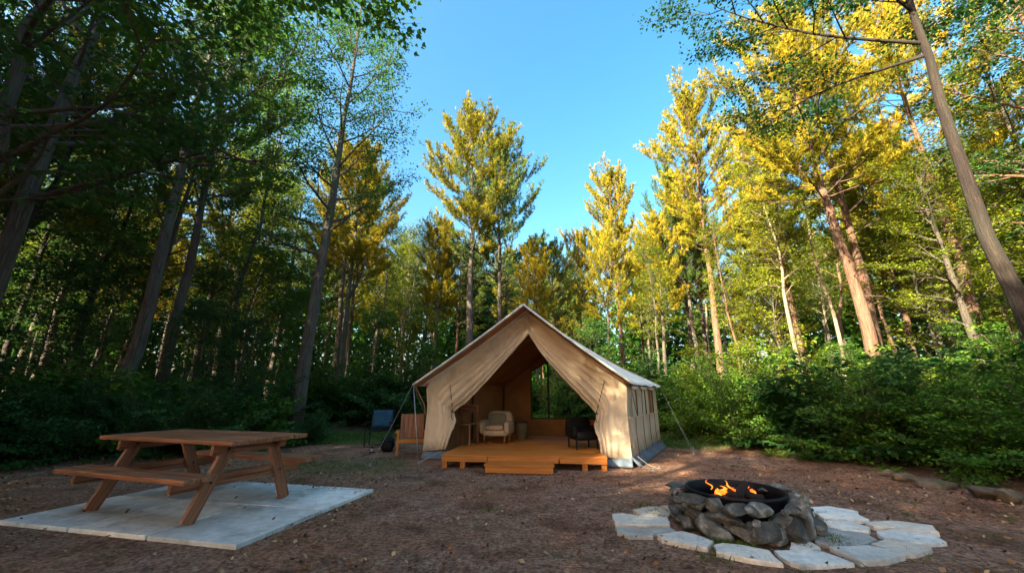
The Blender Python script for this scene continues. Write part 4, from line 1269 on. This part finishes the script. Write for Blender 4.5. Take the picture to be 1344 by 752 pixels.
# throw over the left armrest
rows = [[Vector((-.29 + .085 * math.sin(t * 3.1 - 1.57) - .0, -.30 + v * .42, .53 - .30 * (abs(t - .5) * 2) ** 2 + .01 * math.sin(v * 17))) for t in [k / 10 for k in range(11)]] for v in [k / 8 for k in range(9)]]
grid_mb(rows).build('throw', M['cushion'], arm, True, solid=.012)
for x in (-.24, .24):
    for y in (-.22, .22):
        MB().tube([(x, y, 0), (x * .96, y * .96, .2)], [.014, .022], 8).build('leg', M['chair_wood'], arm, True)

wc = empty('wooden_chair', (-.98, 8.45, ZT), -.35, 'small dark wooden chair just inside the left tent flap', 'chair')
MB().boxat(0, 0, .40, .40, .38, .03).build('seat', M['table_wood'], wc, bevel=.004)
MB().boxat(0, .19, .70, .42, .02, .16).build('backrest', M['table_wood'], wc, bevel=.004)
for x in (-.18, .18):
    MB().beam((x * 1.15, -.19, 0), (x, -.15, .39), .03, .03, (0, 1, 0)).build('leg', M['table_wood'], wc)
    MB().beam((x * 1.1, .22, 0), (x, .18, .78), .03, .03, (0, 1, 0)).build('leg', M['table_wood'], wc)
bn = empty('waste_bin', (.22, 9.35, ZT), 0, 'small grey-green bin on the deck right of the cream armchair', 'bin')
MB().lathe([(0, 0), (.11, 0), (.14, .36), (.145, .37), (.13, .37), (.105, .02), (0, .02)], 24).build('bucket', M['pillow'], bn, True)
MB().lathe([(.135, .355), (.150, .36), (.150, .375), (.135, .38)], 24).build('rim', M['rope_dark'], bn, True)
bc = empty('armchair', (1.36, 7.85, ZT), math.pi + .25, 'black padded lounge chair in shadow behind the right tent flap', 'armchair')
bc.scale = (.95, .95, .80)
puff(MB(), 0, 0, .30, .52, .50, .22, 11).build('seat', M['black_cloth'], bc, True)
puff(MB(), 0, -.20, .46, .54, .16, .50, 12).build('backrest', M['black_cloth'], bc, True)
for s in (-1, 1):
    puff(MB(), s * .26, .02, .38, .09, .46, .26, 13 + s).build('armrest', M['black_cloth'], bc, True)
for x in (-.22, .22):
    for y in (-.2, .2):
        MB().tube([(x, y, 0), (x, y, .22)], .02, 8).build('leg', M['black_metal'], bc)
st = empty('side_table', (1.80, 8.0, ZT), 0, 'small brown side table beside the black lounge chair', 'table')
MB().lathe([(0, .40), (.17, .40), (.175, .41), (.175, .425), (.17, .435), (0, .435)], 24).build('tabletop', M['table_wood'], st)
for k in range(3):
    a = k * 2.09
    MB().tube([(.14 * math.cos(a), .14 * math.sin(a), 0), (.09 * math.cos(a), .09 * math.sin(a), .40)], .013, 6).build('leg', M['table_wood'], st)

# ------------------------------------------------------------------ chairs and bag outside
ch = empty('wooden_armchair', (-2.12, 8.62, 0), .26, 'reddish wooden slat armchair outside left of the tent', 'chair')
b = MB()
for k in range(4): b.box((.50, .085, .02), Matrix.Translation((0, -.20 + k * .10, .30 - k * .012)) @ Matrix.Rotation(-.1, 4, 'X'))
b.build('seat', M['chair_wood'], ch, bevel=.003)
b = MB()
for k in range(6):
    b.box((.078, .018, .50), Matrix.Translation((-.205 + k * .082, .24, .53)) @ Matrix.Rotation(-.16, 4, 'X'))
b.build('backrest', M['chair_wood'], ch, bevel=.003)
b = MB(); b.boxat(0, .225, .42, .50, .02, .05); b.boxat(0, .285, .70, .50, .02, .05); b.build('back_rail', M['chair_wood'], ch)
for s in (-1, 1):
    MB().boxat(s * .29, -.02, .44, .085, .58, .022).build('armrest', M['deck_wood'], ch, bevel=.004)
    MB().boxat(s * .28, -.26, .215, .045, .05, .43).build('leg', M['deck_wood'], ch, bevel=.003)
    MB().boxat(s * .28, .22, .215, .04, .045, .43).build('leg', M['deck_wood'], ch, bevel=.003)
MB().boxat(0, -.27, .27, .54, .022, .07).build('apron', M['deck_wood'], ch, bevel=.003)

cc = empty('camp_chair', (-3.18, 9.75, 0), .1, 'dark blue folding camp chair on the grass edge left of the tent', 'camp chair')
rows = [[Vector((-.24 + .48 * u / 8, .20 + .05 * v / 6 - .02 * math.sin(math.pi * u / 8), .42 + .40 * v / 6)) for u in range(9)] for v in range(7)]
grid_mb(rows).build('backrest', M['blue'], cc, True, solid=.012)
rows = [[Vector((-.24 + .48 * u / 8, -.22 + .42 * v / 6, .40 - .03 * math.sin(math.pi * u / 8) - .02 * math.sin(math.pi * v / 6))) for u in range(9)] for v in range(7)]
grid_mb(rows).build('seat', M['black_cloth'], cc, True, solid=.012)
for s in (-1, 1):
    MB().boxat(s * .28, -.02, .56, .055, .46, .02).build('armrest', M['black_cloth'], cc, bevel=.004)
    MB().tube([(s * .25, .26, .84), (s * .25, .20, .42), (s * .27, .22, .02)], .011, 6).build('leg', M['black_metal'], cc)
    MB().tube([(s * .27, -.24, .02), (s * .27, -.24, .56)], .011, 6).build('leg', M['black_metal'], cc)
    MB().tube([(s * .27, -.24, .02), (s * .25, .21, .40)], .009, 6).build('brace', M['black_metal'], cc)
MB().tube([(-.27, -.24, .03), (.27, -.24, .03)], .009, 6).tube([(-.27, .22, .03), (.27, .22, .03)], .009, 6).build('foot_rail', M['black_metal'], cc)

bag = empty('backpack', (-2.72, 8.92, 0), .3, 'black backpack on the ground between the camp chair and wooden armchair', 'backpack')
puff(MB(), 0, 0, .15, .30, .22, .32, 21, pw=.6, Mx=Matrix.Rotation(.1, 4, 'Y')).build('bag_body', M['black_cloth'], bag, True)
puff(MB(), .01, -.12, .11, .20, .08, .16, 22, pw=.6).build('front_pocket', M['black_cloth'], bag, True)
MB().tube([(-.05, .02, .29), (-.02, .02, .35), (.04, .02, .35), (.06, .02, .29)], .010, 6).build('carry_loop', M['black_cloth'], bag)
MB().tube([(.10, .05, .27), (.18, -.02, .18), (.13, -.08, .05)], .014, 6).build('shoulder_strap', M['rope'], bag)
cd_ = MB().tube([(0, 0, .02), (-.12, -.1, .012), (-.16, -.5, .008), (-.22, -.95, .008), (-.36, -1.2, .008), (-.62, -1.18, .008)], .007, 5).build('cord', M['rope_dark'])
cd_.location = (-2.82, 8.82, 0); tag(cd_, 'thin black cord trailing from the backpack over the ground', 'cord')
lt = empty('lantern', (-2.97, 8.72, 0), 0, 'tiny black lantern beside the black backpack', 'lantern')
MB().lathe([(0, 0), (.045, 0), (.05, .02), (.04, .03), (.04, .03), (0, .03)], 16).build('base', M['black_metal'], lt, True)
MB().lathe([(.032, .03), (.036, .06), (.032, .10), (0, .10)], 16).build('globe', M['steel'], lt, True)
MB().lathe([(0, .125), (.03, .118), (.042, .10), (0, .098)], 16).build('cap', M['black_metal'], lt, True)

# ------------------------------------------------------------------ picnic table on its slab
e1 = Vector((.95, -.31, 0)).normalized(); rot = math.atan2(e1.y, e1.x)
TC = Vector((-3.50, 4.66, 0))
pad = empty('concrete_pad', (-3.29, 4.72, 0), -.225, 'pale concrete slab pad under the picnic table', 'slab')
xs = [-1.42, -.50, .42, 1.36]; ys = [-.98, .02, .98]
for i in range(3):
    for j in range(2):
        x0, x1 = xs[i] + .012, xs[i + 1] - .012; y0, y1 = ys[j] + .012, ys[j + 1] - .012
        MB().boxat((x0 + x1) / 2, (y0 + y1) / 2, -.014, x1 - x0, y1 - y0, .075).build('slab', M['concrete'], pad, bevel=.005)
PZ = .024
tb = empty('picnic_table', (TC.x, TC.y, PZ), rot, 'brown wooden picnic table with attached benches on a concrete pad', 'picnic table')
TL = 2.02; TZ = .715
b = MB(); nbd = 5; bwd = .182
for k in range(nbd):
    b.box((TL + b.rng.uniform(-.01, .01), bwd - .011, .042), Matrix.Translation((0, (k - (nbd - 1) / 2) * bwd, TZ - .021)), .0015)
b.build('tabletop', M['table_wood'], tb, bevel=.004)
for s in (-1, 1):
    b = MB()
    for k in range(2):
        b.box((TL - .12, .135, .042), Matrix.Translation((.02, s * (.575 + k * .142), .43 - .021)), .0015)
    b.build('bench_seat', M['table_wood'], tb, bevel=.004)
for xs_ in (-.70, .72):
    MB().boxat(xs_, 0, TZ - .042 - .05, .042, .84, .10).build('top_cleat', M['table_wood'], tb, bevel=.003)
    MB().boxat(xs_ - .045, 0, .43 - .042 - .056, .042, 1.40, .112).build('bench_beam', M['table_wood'], tb, bevel=.003)
    for s in (-1, 1):
        MB().beam((xs_, s * .52, .005), (xs_, s * .24, TZ - .05), .042, .115, (0, 1, 0)).build('leg', M['table_wood'], tb, bevel=.003)
for xs_ in (-.70, .72):
    for s in (-1, 1):
        for z, yy in ((.33, .385), (.62, .265)):
            MB().tube([(xs_ + .02, s * yy, z), (xs_ + .030, s * yy, z)], .010, 8).build('bolt', M['black_metal'], tb)

# ------------------------------------------------------------------ rocks
def ico(sub=3):
    import bmesh
    bm = bmesh.new(); bmesh.ops.create_icosphere(bm, subdivisions=sub, radius=1)
    v = [x.co.copy() for x in bm.verts]; f = [tuple(a.index for a in q.verts) for q in bm.faces]; bm.free()
    return v, f
ICO = ico(3)
def rock_mesh(seed, sx, sy, sz, planes=9, rough=.09, name='stone'):
    rng_ = random.Random(seed); V = [v.copy() for v in ICO[0]]
    pl = []
    for _ in range(planes):
        nn = rvec(rng_).normalized(); pl.append((nn, rng_.uniform(.5, .8)))
    out = []
    for v in V:
        for nn, d in pl:
            k = v.dot(nn)
            if k > d: v = v - nn * (k - d)
        v = v * (1 + rough * noise.noise(v * 2.2 + Vector((seed * 3.1, 0, 0))) + rough * .5 * noise.noise(v * 6 + Vector((0, seed, 0))))
        out.append(Vector((v.x * sx / 1.5, v.y * sy / 1.5, v.z * sz / 1.5)))
    m = MB(); m.add(out, ICO[1]); return m

PC = Vector((2.17, 4.12, 0))
pit = empty('fire_pit', PC, 0, 'round fire pit of stacked grey fieldstones around a black iron ring', 'fire pit')
pit.scale = (.95, .95, .95)
rs = random.Random(9); sid = 0
def pit_stone(ang, rad, z, w, dpt, h, rz=0, tl=0):
    global sid
    sid += 1
    o = rock_mesh(500 + sid, dpt, w * 1.04, h * 1.08, 15).build('stone', M['stone'], pit, False)
    me = o.data; me.polygons.foreach_set('use_smooth', [True] * len(me.polygons))
    me.set_sharp_from_angle(angle=math.radians(16))
    o.location = (math.cos(ang) * rad, math.sin(ang) * rad, z)
    o.rotation_euler = (tl, rs.uniform(-.12, .12), ang + rz)
for layer, (z, h, r, cnt) in enumerate(((.055, .135, .565, 14), (.150, .105, .55, 17), (.236, .095, .535, 18))):
    a = layer * .3 + .05
    ws = [rs.uniform(.6, 1.35) for _ in range(cnt)]; tot = sum(ws)
    for w in ws:
        da = 2 * math.pi * w / tot
        wid = r * da * 1.05
        if layer and rs.random() < .12: a += da; continue
        pit_stone(a + da / 2, r + rs.uniform(-.04, .035), z + rs.uniform(-.012, .012), wid, rs.uniform(.14, .18), h * rs.uniform(.8, 1.3), rs.uniform(-.2, .2), rs.uniform(-.18, .18))
        a += da
for k in range(34):
    pit_stone(rs.uniform(0, PI2), rs.uniform(.575, .61), rs.uniform(.03, .25), rs.uniform(.06, .11), .09, rs.uniform(.04, .07), rs.uniform(-.5, .5), rs.uniform(-.4, .4))
for ang, z, w, h in ((-1.02, .17, .13, .34), (-2.75, .27, .22, .075), (2.55, .285, .26, .05), (.25, .24, .2, .12), (-.25, .10, .24, .15), (-.65, .07, .26, .14), (-1.3, .09, .2, .17), (-1.75, .08, .26, .16)):
    pit_stone(ang, .60 if z < .2 else .57, z, w, .17, h)
rg = MB()
prof = [(.440, .06), (.440, .302), (.448, .310), (.460, .310), (.462, .287), (.454, .28), (.452, .06)]
rg.lathe(prof[::-1] + [prof[-1]], 64).build('iron_ring', M['iron'], pit, True)
MB().lathe([(.439, .07), (.3, .09), (0, .11)], 40).build('ash_bed', M['char'], pit, True)

fire = empty('campfire', (PC.x, PC.y, .155), 0, 'small orange wood fire burning inside the stone pit', 'campfire')
for k, (a, z, l) in enumerate(((.2, .05, .55), (1.3, .07, .5), (2.3, .10, .5), (2.9, .04, .42), (.9, .13, .4))):
    d = Vector((math.cos(a), math.sin(a), .12 * (-1) ** k)) * l / 2; c = Vector((.03 * k - .06, .05 - .02 * k, z))
    MB().tube([c - d, c - d * .3 + Vector((0, 0, .012)), c + d * .4, c + d], [.035, .042, .040, .032], 9).build('log', M['char'], fire, True)
em = MB()
for k in range(14):
    rk = rock_mesh(700 + k, .055, .05, .035, 6); off = Vector((rs.uniform(-.22, .22), rs.uniform(-.16, .16), .03 + rs.uniform(0, .04)))
    em.add([v + off for v in map(Vector, rk.v)], rk.f)
em.build('embers', M['ember'], fire)
def flame(x, y, z0, h, r, bend, seed):
    pts = []; rad = []; h *= .42; r *= .55
    r0 = random.Random(seed)
    for k in range(12):
        t = k / 11
        pts.append((x + bend * t ** 1.5 + .022 * math.sin(t * 7 + seed), y + .02 * math.sin(t * 5 + seed * 2), z0 + h * t))
        rad.append(max(.001, r * (math.sin(math.pi * min(1, .18 + t * .82)) ** .8) * (1 - t * .35) * (1 + .18 * math.sin(t * 11 + seed))))
    m = MB().tube(pts, rad, 8)
    m.v = [(vx, y + (vy - y) * .55, vz) for vx, vy, vz in m.v]
    m.build('flame', M['flame'], fire, True)
for i, f in enumerate(((.0, .0, .10, .26, .020, -.10, 1), (.09, .04, .08, .20, .055, .02, 2), (-.07, .0, .10, .15, .024, -.06, 3), (-.15, .02, .08, .11, .045, .0, 4),
                       (.15, .0, .08, .12, .050, .05, 5), (-.20, .05, .12, .22, .012, -.04, 6), (.04, -.03, .08, .13, .04, .02, 7))):
    flame(*f)
for k in range(9):
    flame(rs.uniform(-.2, .18), rs.uniform(-.08, .1), .09, rs.uniform(.06, .15), rs.uniform(.02, .045), rs.uniform(-.05, .05), 20 + k)

# ------------------------------------------------------------------ flagstones: outlines in ground coordinates
import math as _m
def G(px, py):
    th = _m.radians(16); x = (px - 672) / 500; y = -(py - 376) / 500
    dy = _m.cos(th) - y * _m.sin(th); dz = _m.sin(th) + y * _m.cos(th); t = -1.11 / dz
    return (x * t, dy * t)
zc = lambda pts: [G(790 + x / 2.86, 600 + y / 2.86) for x, y in pts]
FS = [
    [(108, 185), (170, 172), (215, 173), (262, 198), (250, 210), (150, 205)],
    [(30, 198), (75, 196), (150, 208), (255, 215), (262, 240), (180, 243), (40, 236)],
    [(40, 242), (178, 246), (265, 248), (290, 262), (195, 268), (190, 278), (100, 280), (48, 262)],
    [(195, 272), (300, 262), (380, 285), (425, 300), (400, 325), (320, 312), (215, 290)],
    [(412, 312), (450, 307), (530, 313), (632, 333), (682, 378), (560, 366), (420, 338)],
    [(635, 330), (740, 326), (830, 330), (960, 376), (850, 384), (740, 386), (690, 370)],
    [(838, 320), (1000, 313), (1105, 335), (1145, 352), (1050, 372), (970, 376), (915, 355)],
    [(1000, 305), (1050, 290), (1150, 302), (1240, 322), (1180, 345), (1120, 345)],
    [(1015, 258), (1090, 252), (1250, 275), (1302, 302), (1235, 308), (1150, 300), (1045, 284)],
    [(975, 228), (1100, 224), (1245, 244), (1270, 270), (1200, 268), (1090, 250), (1010, 246)],
    [(760, 245), (830, 240), (1000, 268), (1035, 290), (985, 310), (870, 318), (790, 300)],
    [(820, 225), (930, 224), (1010, 248), (1000, 262), (890, 258), (840, 240)],
    [(800, 198), (860, 192), (960, 200), (1010, 222), (900, 224), (815, 214)],
    [(775, 170), (850, 168), (965, 188), (950, 200), (860, 190), (790, 190)],
    [(720, 155), (770, 160), (790, 185), (800, 205), (740, 200), (700, 180)],
    [(735, 205), (800, 210), (825, 235), (760, 240), (700, 225)],
    [(700, 300), (780, 295), (820, 320), (780, 330), (700, 325)],
    [(215, 172), (300, 165), (330, 190), (262, 196)],
]
pat = empty('flagstone_patio', (PC.x, PC.y, 0), 0, 'ring of pale irregular flagstones laid around the fire pit', 'paving')
for k, pl in enumerate(FS):
    P2 = [Vector((*q, 0)) for q in zc(pl)]
    c = sum(P2, Vector()) / len(P2)
    P2 = [c + (q - c) * .935 for q in P2]
    # refine the outline so the edges are chipped
    out = []
    for i, q in enumerate(P2):
        r = P2[(i + 1) % len(P2)]
        seg = max(2, int((r - q).length / .06))
        for s in range(seg):
            w = q.lerp(r, s / seg)
            out.append(w + Vector((noise.noise(w * 9), noise.noise(w * 9 + Vector((5, 0, 0))), 0)) * .018)
    area = sum(out[i].x * out[(i + 1) % len(out)].y - out[(i + 1) % len(out)].x * out[i].y for i in range(len(out)))
    if area < 0: out = out[::-1]
    n = len(out); top = .022 + .006 * math.sin(k * 2.3); tx, ty = .006 * math.sin(k), .006 * math.cos(k * 1.7)
    V = []
    for z, sc in ((-.02, 1.0), (top - .008, 1.0), (top, .985)):
        for q in out:
            w = c + (q - c) * sc
            V.append((w.x - PC.x, w.y - PC.y, z + (w.x - c.x) * tx * 2 + (w.y - c.y) * ty * 2))
    F = []
    for l in range(2):
        for i in range(n):
            F.append((l * n + i, l * n + (i + 1) % n, (l + 1) * n + (i + 1) % n, (l + 1) * n + i))
    F.append(tuple(2 * n + i for i in range(n)))
    m = MB(); m.add(V, F); m.build('flagstone', M['flag'], pat)
def reg_moss(rng_, n):
    th = rng_.uniform(0, 6.28, n); r = rng_.normal(.82, .17, n)
    r = np.where(rng_.random(n) < .55, rng_.normal(.70, .04, n), r)
    x = PC.x + r * np.cos(th) * 1.05; y = PC.y + r * np.sin(th)
    k = (np.sin(th * 5) + np.sin(th * 9 + r * 12) > .3) & (r > .62) & (rng_.random(n) < np.where(r > .8, .35, 1))
    return x[k], y[k]
blades('moss_clumps', 31, reg_moss, 9000, .055, M['moss'], 'yellow-green moss growing between flagstones at the pit foot', .9, .006)

# ------------------------------------------------------------------ border boulders
def Gz(px, py):
    th = math.radians(16); x = (px - 672) / 500; y = -(py - 376) / 500
    dy = math.cos(th) - y * math.sin(th); dz = math.sin(th) + y * math.cos(th); t = -1.16 / dz
    return (x * t, dy * t)
for k, (px, py, w, h, lab) in enumerate(((1170, 628, .22, .13, 'small rounded grey rock, leftmost in the row below the right bushes'),
                                    (1192, 634, .34, .15, 'rounded pale grey rock, second from left in the row below the right bushes'),
                                    (1236, 643, .55, .15, 'long flat mossy stone in the middle of the row below the right bushes'),
                                    (1302, 655, .46, .18, 'blocky brown rock right of the long mossy stone'),
                                    (1338, 662, .34, .16, 'rock at the right edge of the photo ending the row of border stones'))):
    x, y = Gz(px, py)
    o = rock_mesh(900 + k, w * .55, w * .9, h * .95, 12, .12).build('rock', M['boulder'], None, True)
    o.location = (x + .05, y + .1, h * .28); o.rotation_euler = (0, 0, .9 + .3 * k)
    tag(o, lab, 'rock', 'rocks bordering the right bushes')

# fallen stick and twigs
x, y = Gz(540, 628)
o = MB().tube([(-.28, 0, .012), (-.1, .02, .02), (.08, 0, .016), (.3, .03, .012)], [.006, .012, .010, .004], 6).tube([(.02, .01, .018), (.14, -.08, .02)], [.006, .002], 5).build('stick', M['bark'])
o.location = (x, y, 0); tag(o, 'fallen bare stick on the earth left of the step', 'stick')
tw = MB(); rt = random.Random(4)
for k in range(170):
    y = 1.6 + 8 * rt.random() ** 1.4; x = rt.uniform(-1, 1) * (1 + y * 1.2)
    if np.hypot(x - 2.17, y - 4.1) < 1.4 or (y > 6.4 and abs(x - .4) < 2.6) or (abs((x + 3.4) * .95 - (y - 4.6) * .31) < 1.5 and abs((x + 3.4) * .31 + (y - 4.6) * .95) < 1.05): continue
    a = rt.uniform(0, 6.28); l = rt.uniform(.03, .13)
    d = Vector((math.cos(a), math.sin(a), 0)) * l
    c = Vector((x, y, .008))
    tw.tube([c - d, c + Vector((0, 0, .006)) + rvec(rt) * .006, c + d], [.003, .0035, .0015], 4, False)
o = tw.build('twigs', M['bark']); tag(o, 'small broken twigs scattered over the clearing', 'twigs', kind='stuff')
